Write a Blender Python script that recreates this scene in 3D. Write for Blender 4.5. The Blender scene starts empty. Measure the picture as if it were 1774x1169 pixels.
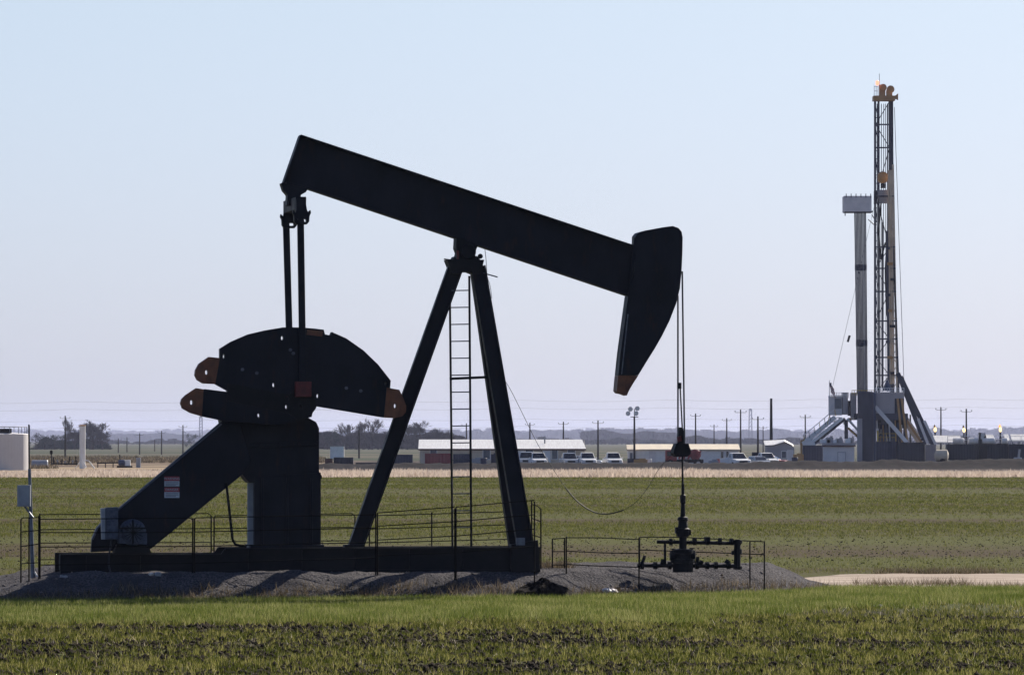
import bpy, math, random
import numpy as np
from mathutils import Vector, Matrix
from mathutils.geometry import tessellate_polygon

random.seed(7); RNG = np.random.default_rng(11)
SC = bpy.context.scene
COL = SC.collection
R = math.radians

# ------------------------------------------------------------------ camera
F = 12000.0; CXP = 887.0; CYP = 584.5; HOR = 763.0; CAMZ = 3.0
PITCH = math.atan((HOR - CYP) / F)
cam = bpy.data.cameras.new("camera"); cam_o = bpy.data.objects.new("camera", cam); COL.objects.link(cam_o)
cam.sensor_width = 36.0; cam.sensor_fit = 'HORIZONTAL'; cam.lens = F * 36.0 / 1774.0
cam.clip_start = 1.0; cam.clip_end = 30000.0
cam_o.location = (0, 0, CAMZ); cam_o.rotation_euler = (math.pi / 2 + PITCH, 0, 0)
SC.camera = cam_o

# ------------------------------------------------------------------ light
SUN_EL, SUN_AZ = 31.0, 34.0            # azimuth measured to the right of the view axis (+Y)
sd = Vector((math.sin(R(SUN_AZ)) * math.cos(R(SUN_EL)), math.cos(R(SUN_AZ)) * math.cos(R(SUN_EL)), math.sin(R(SUN_EL))))
sl = bpy.data.lights.new("sun", 'SUN'); sl.energy = 5.0; sl.angle = R(0.5); sl.color = (1.0, 0.93, 0.82)
so = bpy.data.objects.new("sun", sl); COL.objects.link(so); so.location = (20, 20, 60)
so.rotation_euler = sd.to_track_quat('Z', 'Y').to_euler()

W = bpy.data.worlds.new("World"); SC.world = W; W.use_nodes = True
wn, wl = W.node_tree.nodes, W.node_tree.links
bg = wn["Background"]
sky = wn.new("ShaderNodeTexSky"); sky.sky_type = 'NISHITA'; sky.sun_disc = False
sky.sun_elevation = R(SUN_EL); sky.sun_rotation = R(SUN_AZ)
sky.altitude = 300; sky.air_density = 1.0; sky.dust_density = 0.6; sky.ozone_density = 2.5
tint = wn.new("ShaderNodeMix"); tint.data_type = 'RGBA'; tint.blend_type = 'MULTIPLY'; tint.inputs[0].default_value = 1.0
wl.new(sky.outputs[0], tint.inputs[6]); # clear cool winter air: tint of the sky by height above the horizon
wg = wn.new("ShaderNodeTexCoord"); wsep = wn.new("ShaderNodeSeparateXYZ"); wl.new(wg.outputs["Generated"], wsep.inputs[0])
wmr = wn.new("ShaderNodeMapRange"); wl.new(wsep.outputs[2], wmr.inputs[0]); wmr.inputs[1].default_value = 0.0; wmr.inputs[2].default_value = 0.075
wrp = wn.new("ShaderNodeValToRGB"); we = wrp.color_ramp.elements
we[0].color = (0.59, 0.715, 1.225, 1); we[1].color = (0.85, 0.835, 0.98, 1); wl.new(wmr.outputs[0], wrp.inputs[0])
wl.new(wrp.outputs[0], tint.inputs[7])
wl.new(tint.outputs[2], bg.inputs[0]); bg.inputs[1].default_value = 0.065
SC.view_settings.view_transform = 'Standard'; SC.view_settings.look = 'None'
SC.view_settings.exposure = 0.72; SC.view_settings.gamma = 1.0
SC.cycles.volume_bounces = 0
SC.cycles.use_denoising = True

# ------------------------------------------------------------------ pixel -> point
def P(px, py, Y):
    cx = (px - CXP) / F; cy = (CYP - py) / F
    yy = math.cos(PITCH) - cy * math.sin(PITCH); zz = math.sin(PITCH) + cy * math.cos(PITCH)
    t = Y / yy
    return Vector((cx * t, Y, CAMZ + zz * t))
def X(px, Y): return (px - CXP) / F * Y
def depth(py, z=0.0): return F * (CAMZ - z) / (py - HOR)

# ------------------------------------------------------------------ materials
def nodes_of(name):
    m = bpy.data.materials.new(name); m.use_nodes = True
    nt = m.node_tree
    return m, nt.nodes, nt.links, nt.nodes["Principled BSDF"]
def mat(name, c1, c2=None, scale=3.0, rough=0.6, metal=0.0, bump=0.0, detail=5.0, stretch=None, spec=0.5):
    if rough >= 0.8: spec = 0.04
    m, n, l, b = nodes_of(name)
    b.inputs["Roughness"].default_value = rough; b.inputs["Metallic"].default_value = metal
    b.inputs["Specular IOR Level"].default_value = spec
    c1 = (*c1, 1)
    if c2 is None:
        b.inputs["Base Color"].default_value = c1
        c2 = tuple(0.8 * k for k in c1[:3])
    c2 = (*c2[:3], 1)
    tc = n.new("ShaderNodeTexCoord")
    mp = n.new("ShaderNodeMapping"); l.new(tc.outputs["Object"], mp.inputs[0])
    if stretch: mp.inputs["Scale"].default_value = stretch
    nz = n.new("ShaderNodeTexNoise"); nz.inputs["Scale"].default_value = scale; nz.inputs["Detail"].default_value = detail
    l.new(mp.outputs[0], nz.inputs["Vector"])
    rp = n.new("ShaderNodeValToRGB"); rp.color_ramp.elements[0].position = 0.35; rp.color_ramp.elements[1].position = 0.65
    rp.color_ramp.elements[0].color = c1; rp.color_ramp.elements[1].color = c2
    l.new(nz.outputs["Fac"], rp.inputs[0]); l.new(rp.outputs[0], b.inputs["Base Color"])
    if bump:
        bp = n.new("ShaderNodeBump"); bp.inputs["Strength"].default_value = bump; bp.inputs["Distance"].default_value = 0.05
        l.new(nz.outputs["Fac"], bp.inputs["Height"]); l.new(bp.outputs[0], b.inputs["Normal"])
    return m
def grassmat(name, c1, c2, c3, scale=6.0, trans=0.55):
    m, n, l, b = nodes_of(name)
    g = n.new("ShaderNodeNewGeometry")
    nz = n.new("ShaderNodeTexNoise"); nz.inputs["Scale"].default_value = scale; nz.inputs["Detail"].default_value = 4
    l.new(g.outputs["Position"], nz.inputs["Vector"])
    rp = n.new("ShaderNodeValToRGB"); e = rp.color_ramp.elements
    e[0].position = 0.34; e[0].color = (*c1, 1); e[1].position = 0.66; e[1].color = (*c3, 1)
    k = e.new(0.5); k.color = (*c2, 1)
    mix0 = n.new("ShaderNodeMath"); mix0.operation = 'MULTIPLY_ADD'
    l.new(g.outputs["Random Per Island"], mix0.inputs[0]); mix0.inputs[1].default_value = 0.4
    sub = n.new("ShaderNodeMath"); sub.operation = 'SUBTRACT'; l.new(nz.outputs["Fac"], sub.inputs[0]); sub.inputs[1].default_value = 0.2
    l.new(sub.outputs[0], mix0.inputs[2])
    l.new(mix0.outputs[0], rp.inputs[0])
    d = n.new("ShaderNodeBsdfDiffuse"); t = n.new("ShaderNodeBsdfTranslucent")
    l.new(rp.outputs[0], d.inputs[0]); l.new(rp.outputs[0], t.inputs[0])
    mx = n.new("ShaderNodeMixShader"); mx.inputs[0].default_value = trans
    l.new(d.outputs[0], mx.inputs[1]); l.new(t.outputs[0], mx.inputs[2])
    l.new(mx.outputs[0], n["Material Output"].inputs[0])
    return m

M = {}
M['black'] = mat("dark_navy_paint", (0.0022, 0.0030, 0.0080), (0.0085, 0.0095, 0.0165), 1.6, 0.55, bump=0.05, spec=0.25)
def wear(m, rust, amount):
    nt = m.node_tree; n, l = nt.nodes, nt.links; b = n["Principled BSDF"]; src = b.inputs["Base Color"].links[0].from_socket
    tc = n.new("ShaderNodeTexCoord"); mp = n.new("ShaderNodeMapping"); l.new(tc.outputs["Object"], mp.inputs[0]); mp.inputs["Scale"].default_value = (3.2, 3.2, 0.9)
    nz = n.new("ShaderNodeTexNoise"); nz.inputs["Scale"].default_value = 1.7; nz.inputs["Detail"].default_value = 9; nz.inputs["Roughness"].default_value = 0.72; l.new(mp.outputs[0], nz.inputs["Vector"])
    mr = n.new("ShaderNodeMapRange"); l.new(nz.outputs["Fac"], mr.inputs[0]); mr.inputs[1].default_value = 0.55; mr.inputs[2].default_value = 0.72; mr.inputs[4].default_value = amount
    mx = n.new("ShaderNodeMix"); mx.data_type = 'RGBA'; l.new(mr.outputs[0], mx.inputs[0]); l.new(src, mx.inputs[6]); mx.inputs[7].default_value = (*rust, 1); l.new(mx.outputs[2], b.inputs["Base Color"])
    ro = n.new("ShaderNodeMapRange"); l.new(nz.outputs["Fac"], ro.inputs[0]); ro.inputs[1].default_value = 0.3; ro.inputs[2].default_value = 0.7; ro.inputs[3].default_value = 0.38; ro.inputs[4].default_value = 0.8; l.new(ro.outputs[0], b.inputs["Roughness"])
wear(M['black'], (0.034, 0.022, 0.018), 0.8)
M['black2'] = mat("black_steel", (0.004, 0.004, 0.006), (0.009, 0.008, 0.010), 8, 0.65, spec=0.25)
M['oxide'] = mat("faded_orange_paint", (0.22, 0.072, 0.028), (0.13, 0.042, 0.020), 5, 0.7)
wear(M['oxide'], (0.03, 0.016, 0.012), 0.9)
M['redpin'] = mat("red_oxide_paint", (0.16, 0.02, 0.018), (0.09, 0.014, 0.012), 9, 0.6)
M['guard'] = mat("worn_blue_grey_paint", (0.085, 0.098, 0.135), (0.035, 0.042, 0.065), 14, 0.6)
M['greybox'] = mat("light_grey_enamel", (0.33, 0.34, 0.36), (0.26, 0.27, 0.30), 7, 0.5)
M['pole_blue'] = mat("galvanised_post", (0.15, 0.17, 0.21), (0.09, 0.10, 0.13), 9, 0.45, 0.3)
M['pipe'] = mat("rusted_fence_pipe", (0.010, 0.008, 0.007), (0.006, 0.005, 0.006), 12, 0.85)
M['white'] = mat("white_paint", (0.82, 0.80, 0.77), (0.72, 0.70, 0.68), 2, 0.5)
M['cream'] = mat("cream_siding", (0.64, 0.54, 0.40), (0.54, 0.45, 0.34), 1.5, 0.7)
M['greywall'] = mat("grey_white_siding", (0.72, 0.68, 0.66), (0.62, 0.59, 0.58), 1.2, 0.7)
M['roofw'] = mat("pale_metal_roof", (0.84, 0.81, 0.75), (0.70, 0.66, 0.60), 1.3, 0.38, stretch=(6, 0.4, 1))
M['roofcream'] = mat("cream_roof_sheet", (0.74, 0.62, 0.44), (0.62, 0.52, 0.38), 1.3, 0.55)
M['brown'] = mat("brown_fascia", (0.09, 0.03, 0.02), (0.06, 0.025, 0.018), 2, 0.7)
M['glass'] = mat("dark_glass", (0.012, 0.014, 0.02), (0.02, 0.024, 0.032), 2, 0.12)
M['window'] = mat("grey_window_glass", (0.06, 0.075, 0.10), (0.10, 0.11, 0.14), 2, 0.2)  # blue grey colour for the building window panes
M['red'] = mat("red_paint", (0.28, 0.03, 0.03), (0.20, 0.025, 0.025), 2, 0.5)
M['bluec'] = mat("dark_blue_paint", (0.016, 0.022, 0.062), (0.010, 0.015, 0.042), 1.5, 0.55)
M['navy'] = mat("navy_container_paint", (0.009, 0.012, 0.03), (0.006, 0.008, 0.02), 1, 0.6)
M['tyre'] = mat("tyre_rubber", (0.012, 0.012, 0.012), (0.02, 0.02, 0.02), 8, 0.85)
M['rim'] = mat("wheel_rim_alloy", (0.4, 0.4, 0.42), (0.3, 0.3, 0.32), 8, 0.35, 0.8)
M['silver'] = mat("silver_car_paint", (0.38, 0.40, 0.43), (0.34, 0.36, 0.39), 2, 0.3, 0.3)
M['lampg'] = mat("headlight_glass", (0.75, 0.75, 0.72), (0.6, 0.6, 0.6), 4, 0.15)
M['wood'] = mat("weathered_pole_wood", (0.05, 0.04, 0.035), (0.03, 0.025, 0.025), 4, 0.85)
M['bark'] = mat("bare_bark", (0.055, 0.045, 0.04), (0.035, 0.028, 0.026), 3, 0.9)
M['twig'] = mat("bare_twigs", (0.075, 0.062, 0.06), (0.05, 0.04, 0.04), 1, 0.9)
M['evergreen'] = mat("dark_evergreen", (0.018, 0.026, 0.02), (0.03, 0.038, 0.026), 0.8, 0.9)
M['fartwig'] = mat("far_twigs", (0.055, 0.05, 0.055), (0.035, 0.032, 0.036), 0.05, 0.9)
M['tan'] = mat("sunlit_tan_steel", (0.72, 0.57, 0.39), (0.52, 0.40, 0.27), 0.6, 0.6)  # tan paled so the colour itself holds sunlight on the mast column
M['rigsteel'] = mat("rig_blue_steel", (0.022, 0.026, 0.055), (0.012, 0.015, 0.034), 0.7, 0.5)
M['riggrey'] = mat("rig_grey_panel", (0.42, 0.39, 0.39), (0.29, 0.27, 0.28), 0.35, 0.7)
M['rigblue'] = mat("rig_blue_tank", (0.045, 0.065, 0.125), (0.03, 0.045, 0.09), 0.3, 0.5)
M['rigpale'] = mat("rig_pale_steel", (0.80, 0.79, 0.77), (0.66, 0.65, 0.64), 0.6, 0.5)
M['crown'] = mat("ochre_machinery_paint", (0.50, 0.28, 0.09), (0.36, 0.19, 0.06), 0.8, 0.6)
M['yellow'] = mat("yellow_rail_paint", (0.55, 0.38, 0.05), (0.45, 0.3, 0.04), 2, 0.5)
M['tank'] = mat("beige_tank_paint", (0.62, 0.59, 0.57), (0.54, 0.51, 0.50), 0.4, 0.55)
M['wire'] = mat("thin_wire", (0.04, 0.04, 0.05), (0.03, 0.03, 0.04), 4, 0.5)
M['signw'] = mat("sign_white", (0.55, 0.57, 0.62), (0.48, 0.50, 0.55), 20, 0.5)
M['signr'] = mat("sign_red", (0.35, 0.035, 0.04), (0.28, 0.03, 0.035), 20, 0.5)
M['ink'] = mat("sign_ink", (0.03, 0.03, 0.04), (0.05, 0.05, 0.06), 20, 0.6)
M['rag'] = mat("white_plastic_bag", (0.82, 0.74, 0.70), (0.70, 0.62, 0.58), 18, 0.55)
M['soil'] = mat("dark_soil_heap", (0.006, 0.005, 0.0045), (0.018, 0.013, 0.010), 6, 0.95, bump=0.6)
M['clod'] = mat("soil_clods", (0.013, 0.010, 0.006), (0.038, 0.028, 0.018), 5, 0.95)
M['pebble'] = mat("pale_stones", (0.42, 0.36, 0.31), (0.30, 0.26, 0.23), 8, 0.9)
def emis(name, c, s):
    m, n, l, b = nodes_of(name)
    b.inputs["Base Color"].default_value = (*c, 1); b.inputs["Emission Color"].default_value = (*c, 1); b.inputs["Emission Strength"].default_value = s
    return m
M['flame'] = emis("gas_flame", (1.0, 0.72, 0.28), 1.5)
M['flametop'] = emis("flame_tip", (1.0, 0.32, 0.04), 1.2)
M['beacon'] = emis("red_beacon", (1.0, 0.25, 0.15), 1.5)

# ------------------------------------------------------------------ mesh helper
class MB:
    def __init__(s): s.v = []; s.f = []
    def add(s, vs, fs):
        o = len(s.v); s.v += [tuple(q) for q in vs]; s.f += [tuple(i + o for i in f) for f in fs]; return s
    def box(s, c, d, rz=0.0):
        x, y, z = (k / 2 for k in d); cs, sn = math.cos(rz), math.sin(rz); vs = []
        for dz in (-z, z):
            for dx, dy in ((-x, -y), (x, -y), (x, y), (-x, y)):
                vs.append((c[0] + dx * cs - dy * sn, c[1] + dx * sn + dy * cs, c[2] + dz))
        return s.add(vs, [(3, 2, 1, 0), (4, 5, 6, 7), (0, 1, 5, 4), (1, 2, 6, 5), (2, 3, 7, 6), (3, 0, 4, 7)])
    def beam(s, a, b, w, h, up=(0, 1, 0), w1=None, h1=None):
        a, b = Vector(a), Vector(b); d = (b - a).normalized(); u = Vector(up); u = (u - d * u.dot(d)).normalized(); r = d.cross(u)
        vs = []
        for p, ww, hh in ((a, w, h), (b, w1 or w, h1 or h)):
            for i, j in ((-1, -1), (1, -1), (1, 1), (-1, 1)):
                vs.append(p + r * (i * ww / 2) + u * (j * hh / 2))
        return s.add(vs, [(3, 2, 1, 0), (4, 5, 6, 7), (0, 1, 5, 4), (1, 2, 6, 5), (2, 3, 7, 6), (3, 0, 4, 7)])
    def tube(s, a, b, r, r1=None, n=8, cap=True):
        a, b = Vector(a), Vector(b); r1 = r if r1 is None else r1
        d = (b - a).normalized(); u = Vector((0, 0, 1)) if abs(d.z) < 0.9 else Vector((1, 0, 0))
        u = (u - d * u.dot(d)).normalized(); w = d.cross(u); vs = []
        for p, q in ((a, r), (b, r1)):
            for i in range(n):
                t = 2 * math.pi * i / n; vs.append(p + (u * math.cos(t) + w * math.sin(t)) * q)
        fs = [(i, (i + 1) % n, n + (i + 1) % n, n + i) for i in range(n)]
        if cap: fs += [tuple(range(n))[::-1], tuple(range(n, 2 * n))]
        return s.add(vs, fs)
    def path(s, pts, r, n=6):
        for a, b in zip(pts[:-1], pts[1:]): s.tube(a, b, r, n=n)
        return s
    def lathe(s, c, prof, n=20, axis='z'):
        vs = []
        for (rr, t) in prof:
            for i in range(n):
                a = 2 * math.pi * i / n; x, y = rr * math.cos(a), rr * math.sin(a)
                vs.append((c[0] + x, c[1] + y, c[2] + t) if axis == 'z' else (c[0] + x, c[1] + t, c[2] + y) if axis == 'y' else (c[0] + t, c[1] + x, c[2] + y))
        fs = []
        for k in range(len(prof) - 1):
            for i in range(n): fs.append((k * n + i, k * n + (i + 1) % n, (k + 1) * n + (i + 1) % n, (k + 1) * n + i))
        fs.append(tuple(range(n))[::-1]); fs.append(tuple((len(prof) - 1) * n + i for i in range(n)))
        return s.add(vs, fs)
    def prism(s, pts, y0, y1, holes=()):
        """outline in local x/z, extruded along local y, with real through-holes"""
        loops = [list(pts)] + [list(h) for h in holes]
        flat = [q for lp in loops for q in lp]; n = len(flat)
        tris = tessellate_polygon([[Vector((x, z, 0)) for x, z in lp] for lp in loops])
        vs = [(x, y0, z) for x, z in flat] + [(x, y1, z) for x, z in flat]
        fs = [tuple(t) for t in tris] + [tuple(n + i for i in t[::-1]) for t in tris]
        o = 0
        for lp in loops:
            m = len(lp)
            for i in range(m):
                j = (i + 1) % m; fs.append((o + i, o + j, n + o + j, n + o + i))
            o += m
        return s.add(vs, fs)
    def build(s, name, m, parent=None, bevel=0.0, smooth=False):
        me = bpy.data.meshes.new(name); me.from_pydata(s.v, [], s.f); me.update()
        import bmesh
        b = bmesh.new(); b.from_mesh(me); bmesh.ops.recalc_face_normals(b, faces=b.faces); b.to_mesh(me); b.free()
        me.materials.append(m)
        if smooth:
            for p in me.polygons: p.use_smooth = True
        o = bpy.data.objects.new(name, me); COL.objects.link(o)
        if parent is not None: o.parent = parent
        if bevel:
            bv = o.modifiers.new("bevel", 'BEVEL'); bv.width = bevel; bv.segments = 2; bv.limit_method = 'ANGLE'
        return o

def tag(o, label=None, cat=None, group=None, kind=None):
    if label: o["label"] = label
    if cat: o["category"] = cat
    if group: o["group"] = group
    if kind: o["kind"] = kind
    return o
def thing(name, label, cat, loc=(0, 0, 0), rz=0.0, group=None):
    o = bpy.data.objects.new(name, None); COL.objects.link(o); o.empty_display_size = 0.3
    o.location = loc; o.rotation_euler = (0, 0, rz)
    return tag(o, label, cat, group)

# numpy mesh (large vegetation / ground sheets)
def npmesh(name, verts, faces, m, smooth=False):
    me = bpy.data.meshes.new(name); nv, nf, k = len(verts), len(faces), faces.shape[1]
    me.vertices.add(nv); me.vertices.foreach_set("co", np.ascontiguousarray(verts, dtype=np.float32).ravel())
    me.loops.add(nf * k); me.loops.foreach_set("vertex_index", np.ascontiguousarray(faces, dtype=np.int32).ravel())
    me.polygons.add(nf); me.polygons.foreach_set("loop_start", np.arange(0, nf * k, k, dtype=np.int32))
    me.polygons.foreach_set("loop_total", np.full(nf, k, dtype=np.int32))
    if smooth: me.polygons.foreach_set("use_smooth", np.ones(nf, dtype=bool))
    me.update(); me.validate(); me.materials.append(m)
    o = bpy.data.objects.new(name, me); COL.objects.link(o); return o
def vnoise(x, y, seed=0):
    g = np.random.default_rng(1000 + seed).random((257, 257)); g[256] = g[0]; g[:, 256] = g[:, 0]
    xi = np.floor(x).astype(int); yi = np.floor(y).astype(int); fx = x - xi; fy = y - yi
    fx = fx * fx * (3 - 2 * fx); fy = fy * fy * (3 - 2 * fy); xi &= 255; yi &= 255
    return (g[xi, yi] * (1 - fx) + g[xi + 1, yi] * fx) * (1 - fy) + (g[xi, yi + 1] * (1 - fx) + g[xi + 1, yi + 1] * fx) * fy
def fbm(x, y, seed=0, o=4):
    s = 0; a = 0.5; t = 0
    for k in range(o): s = s + a * vnoise(x * 2 ** k + 17.3 * k, y * 2 ** k + 9.1 * k, seed + k); t += a; a *= 0.5
    return s / t

# ------------------------------------------------------------------ terrain heights
TOE_PX = [-400, 0, 250, 500, 900, 1150, 1300, 1380, 1450]
TOE_D = [127.4, 127.7, 128.3, 129.2, 130.9, 132.9, 134.6, 136.5, 139.5]
TOP_PX = [-260, -120, 0, 55, 110, 250, 935, 1330, 1365, 1400, 1460]
TOP_Z = [0.0, 0.08, 0.22, 0.36, 0.49, 0.505, 0.505, 0.50, 0.33, 0.14, 0.0]
def sstep(t): t = np.clip(t, 0, 1); return t * t * (3 - 2 * t)
def mound_z(x, y):
    x = np.asarray(x, float); y = np.asarray(y, float)
    px = CXP + x / y * F
    toe = np.interp(px, TOE_PX, TOE_D); top = np.interp(px, TOP_PX, TOP_Z)
    toe = toe + 0.5 * (vnoise(x * 0.6 + 50, y * 0 + 3, 5) - 0.5)
    f = sstep((y - toe) / 2.1) * 0.35 + np.clip((y - toe) / 1.5, 0, 1) * 0.65
    b = 1 - sstep((y - 141.5) / 4.0)
    n = (fbm(x * 0.9, y * 1.3, 31) - 0.5) * 0.17 + (fbm(x * 4, y * 4, 37, 3) - 0.5) * 0.06
    e = f * b
    return top * e + n * np.clip(e * 3, 0, 1) * np.clip(top * 4, 0, 1) - 0.06 * (1 - np.clip(e * 12, 0, 1)) - 0.05 * (top < 0.01)
def gz(x, y): return max(0.0, float(mound_z(np.array([x]), np.array([y]))[0]))

# ------------------------------------------------------------------ ground, pad, road, far dirt
def ramp_mix(n, l, val, a, b, c1, c2):
    """smooth step of a value socket between a..b mixing colour sockets / tuples"""
    mr = n.new("ShaderNodeMapRange"); mr.interpolation_type = 'SMOOTHSTEP'
    l.new(val, mr.inputs[0]); mr.inputs[1].default_value = a; mr.inputs[2].default_value = b
    mx = n.new("ShaderNodeMix"); mx.data_type = 'RGBA'; l.new(mr.outputs[0], mx.inputs[0])
    for k, c in ((6, c1), (7, c2)):
        if isinstance(c, tuple): mx.inputs[k].default_value = (*c, 1)
        else: l.new(c, mx.inputs[k])
    return mx.outputs[2]
def noise_mix(n, l, vec, scale, c1, c2, lo=0.4, hi=0.6, stretch=None, detail=5):
    mp = n.new("ShaderNodeMapping"); l.new(vec, mp.inputs[0])
    if stretch: mp.inputs["Scale"].default_value = stretch
    nz = n.new("ShaderNodeTexNoise"); nz.inputs["Scale"].default_value = scale; nz.inputs["Detail"].default_value = detail
    l.new(mp.outputs[0], nz.inputs["Vector"])
    return ramp_mix(n, l, nz.outputs["Fac"], lo, hi, c1, c2), nz.outputs["Fac"]

gm, n, l, b = nodes_of("farmland_ground")
b.inputs["Roughness"].default_value = 0.95; b.inputs["Specular IOR Level"].default_value = 0.04
geo = n.new("ShaderNodeNewGeometry"); pos = geo.outputs["Position"]
soilc, _ = noise_mix(n, l, pos, 5.0, (0.018, 0.013, 0.008), (0.050, 0.037, 0.024))
grn, _ = noise_mix(n, l, pos, 3.0, (0.045, 0.054, 0.010), (0.070, 0.073, 0.016))
field, _ = noise_mix(n, l, pos, 1.0, soilc, grn, 0.36, 0.62, stretch=(0.07, 0.16, 1))
mid, _ = noise_mix(n, l, pos, 1.0, (0.062, 0.045, 0.022), (0.072, 0.074, 0.016), 0.38, 0.58, stretch=(0.004, 0.045, 1))
tanc, _ = noise_mix(n, l, pos, 1.0, (0.40, 0.32, 0.24), (0.28, 0.22, 0.16), 0.4, 0.62, stretch=(0.1, 0.05, 1))
dirt, _ = noise_mix(n, l, pos, 1.0, (0.045, 0.035, 0.032), (0.085, 0.065, 0.055), 0.35, 0.65, stretch=(0.2, 0.06, 1))
leftd, _ = noise_mix(n, l, pos, 1.0, (0.12, 0.085, 0.06), (0.30, 0.23, 0.15), 0.42, 0.6, stretch=(0.03, 0.018, 1))
farc, _ = noise_mix(n, l, pos, 1.0, (0.050, 0.060, 0.036), (0.105, 0.095, 0.065), 0.4, 0.6, stretch=(0.002, 0.005, 1))
sep = n.new("ShaderNodeSeparateXYZ"); l.new(pos, sep.inputs[0])
_, wob = noise_mix(n, l, pos, 1.0, (0, 0, 0), (1, 1, 1), stretch=(0.08, 0.03, 1))
ad = n.new("ShaderNodeMath"); ad.operation = 'MULTIPLY_ADD'; l.new(wob, ad.inputs[0]); ad.inputs[1].default_value = 24.0; l.new(sep.outputs[1], ad.inputs[2])
yy = ad.outputs[0]
c = ramp_mix(n, l, sep.outputs[1], 126, 150, field, mid)
c = ramp_mix(n, l, yy, 560, 572, c, tanc)
pad = ramp_mix(n, l, sep.outputs[0], -28, -18, leftd, dirt)
c = ramp_mix(n, l, yy, 676, 690, c, pad)
c = ramp_mix(n, l, yy, 1010, 1080, c, farc)
l.new(c, b.inputs["Base Color"])
bp = n.new("ShaderNodeBump"); bp.inputs["Strength"].default_value = 0.8; bp.inputs["Distance"].default_value = 0.06
bn = n.new("ShaderNodeTexNoise"); bn.inputs["Scale"].default_value = 6; bn.inputs["Detail"].default_value = 6; l.new(pos, bn.inputs["Vector"])
l.new(bn.outputs["Fac"], bp.inputs["Height"]); l.new(bp.outputs[0], b.inputs["Normal"])
g = MB().add([(-2900, -30, 0), (2900, -30, 0), (2900, 24500, 0), (-2900, 24500, 0)], [(0, 1, 2, 3)]).build("ground", gm)
tag(g, "flat winter wheat field running out to the far plain", "ground", kind="structure")

# gravel pad (raised mound)
pm, n, l, b = nodes_of("crushed_gravel")
b.inputs["Roughness"].default_value = 0.95; b.inputs["Specular IOR Level"].default_value = 0.05
geo = n.new("ShaderNodeNewGeometry"); pos = geo.outputs["Position"]
g1, _ = noise_mix(n, l, pos, 26.0, (0.036, 0.034, 0.038), (0.130, 0.118, 0.118), 0.35, 0.65)
g2, _ = noise_mix(n, l, pos, 1.2, g1, (0.055, 0.050, 0.053), 0.45, 0.75)
l.new(g2, b.inputs["Base Color"])
bn = n.new("ShaderNodeTexNoise"); bn.inputs["Scale"].default_value = 18; bn.inputs["Detail"].default_value = 6; l.new(pos, bn.inputs["Vector"])
bp = n.new("ShaderNodeBump"); bp.inputs["Strength"].default_value = 1.0; bp.inputs["Distance"].default_value = 0.06
l.new(bn.outputs["Fac"], bp.inputs["Height"]); l.new(bp.outputs[0], b.inputs["Normal"])
gx = np.arange(-13.5, 8.0, 0.075); gy = np.arange(126.8, 146.5, 0.09)
GX, GY = np.meshgrid(gx, gy); GZ = mound_z(GX, GY)
vv = np.stack([GX, GY, GZ], -1).reshape(-1, 3); nx, ny = len(gx), len(gy)
ii = (np.arange(ny - 1)[:, None] * nx + np.arange(nx - 1)[None, :]).ravel()
ff = np.stack([ii, ii + 1, ii + nx + 1, ii + nx], -1)
zz = vv[:, 2][ff].max(1); ff = ff[zz > -0.05]
tag(npmesh("gravel_pad", vv, ff, pm, True), "raised grey gravel pad under the pumpjack", "gravel pad", kind="structure")

# pale access road on the right
rm = mat("pale_dirt_road", (0.48, 0.39, 0.31), (0.26, 0.205, 0.16), 1.1, 0.95, bump=0.4, stretch=(0.35, 1.2, 1))
rx = np.linspace(5.6, 34, 120); ry = np.linspace(0, 1, 14); RX, RT = np.meshgrid(rx, ry)
near = 139.3 + 0.01 * RX + 1.2 * (vnoise(RX * 0.5, RX * 0 + 1, 71) - 0.5); far = 154.5 + 1.6 * (vnoise(RX * 0.4, RX * 0 + 8, 72) - 0.5)
w = sstep((RX - 5.6) / 2.2) * 0.5
near = near + (0.5 - w) * 8; far = far - (0.5 - w) * 12
RY = near + (far - near) * RT
vv = np.stack([RX, RY, 0.035 + 0.035 * np.sin(np.pi * RT)], -1).reshape(-1, 3); vv[:, 2] += 0.03 * (fbm(vv[:, 0] * 1.5, vv[:, 1] * 1.5, 73) - 0.5)
nx = len(rx); ii = (np.arange(len(ry) - 1)[:, None] * nx + np.arange(nx - 1)[None, :]).ravel()
tag(npmesh("dirt_road", vv, np.stack([ii, ii + 1, ii + nx + 1, ii + nx], -1), rm, True), "pale dirt road leading off to the right from the gravel pad", "road", kind="structure")

# low ridge of pushed-up dirt in front of the far yard
bx0, bx1 = X(525, 735), X(1990, 735)
bx = np.arange(bx0, bx1, 0.25); by = np.arange(727, 746, 0.7); BX, BY = np.meshgrid(bx, by)
prof = np.exp(-((BY - 735.5) / 4.2) ** 2)
pxb = CXP + BX / 735 * F
hh = np.interp(pxb, [520, 560, 900, 1300, 1400, 1640, 1700, 2000], [0.05, 0.55, 0.65, 0.72, 0.85, 0.95, 1.05, 1.05])
BZ = prof * hh * (0.72 + 0.55 * fbm(BX * 0.25, BY * 0.2, 81)) + (fbm(BX * 1.4, BY * 0.9, 82, 3) - 0.5) * 0.32 * np.clip(prof * 2, 0, 1) - 0.08 * (1 - np.clip(prof * 6, 0, 1))
vv = np.stack([BX, BY, BZ], -1).reshape(-1, 3); nx = len(bx)
ii = (np.arange(len(by) - 1)[:, None] * nx + np.arange(nx - 1)[None, :]).ravel()
bm_ = mat("dark_turned_earth", (0.006, 0.005, 0.006), (0.020, 0.015, 0.015), 1.2, 0.95, bump=0.5)
tag(npmesh("dirt_ridge", vv, np.stack([ii, ii + 1, ii + nx + 1, ii + nx], -1), bm_, True), "low ridge of dark pushed up dirt along the far yard", "dirt ridge", kind="structure")

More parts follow.
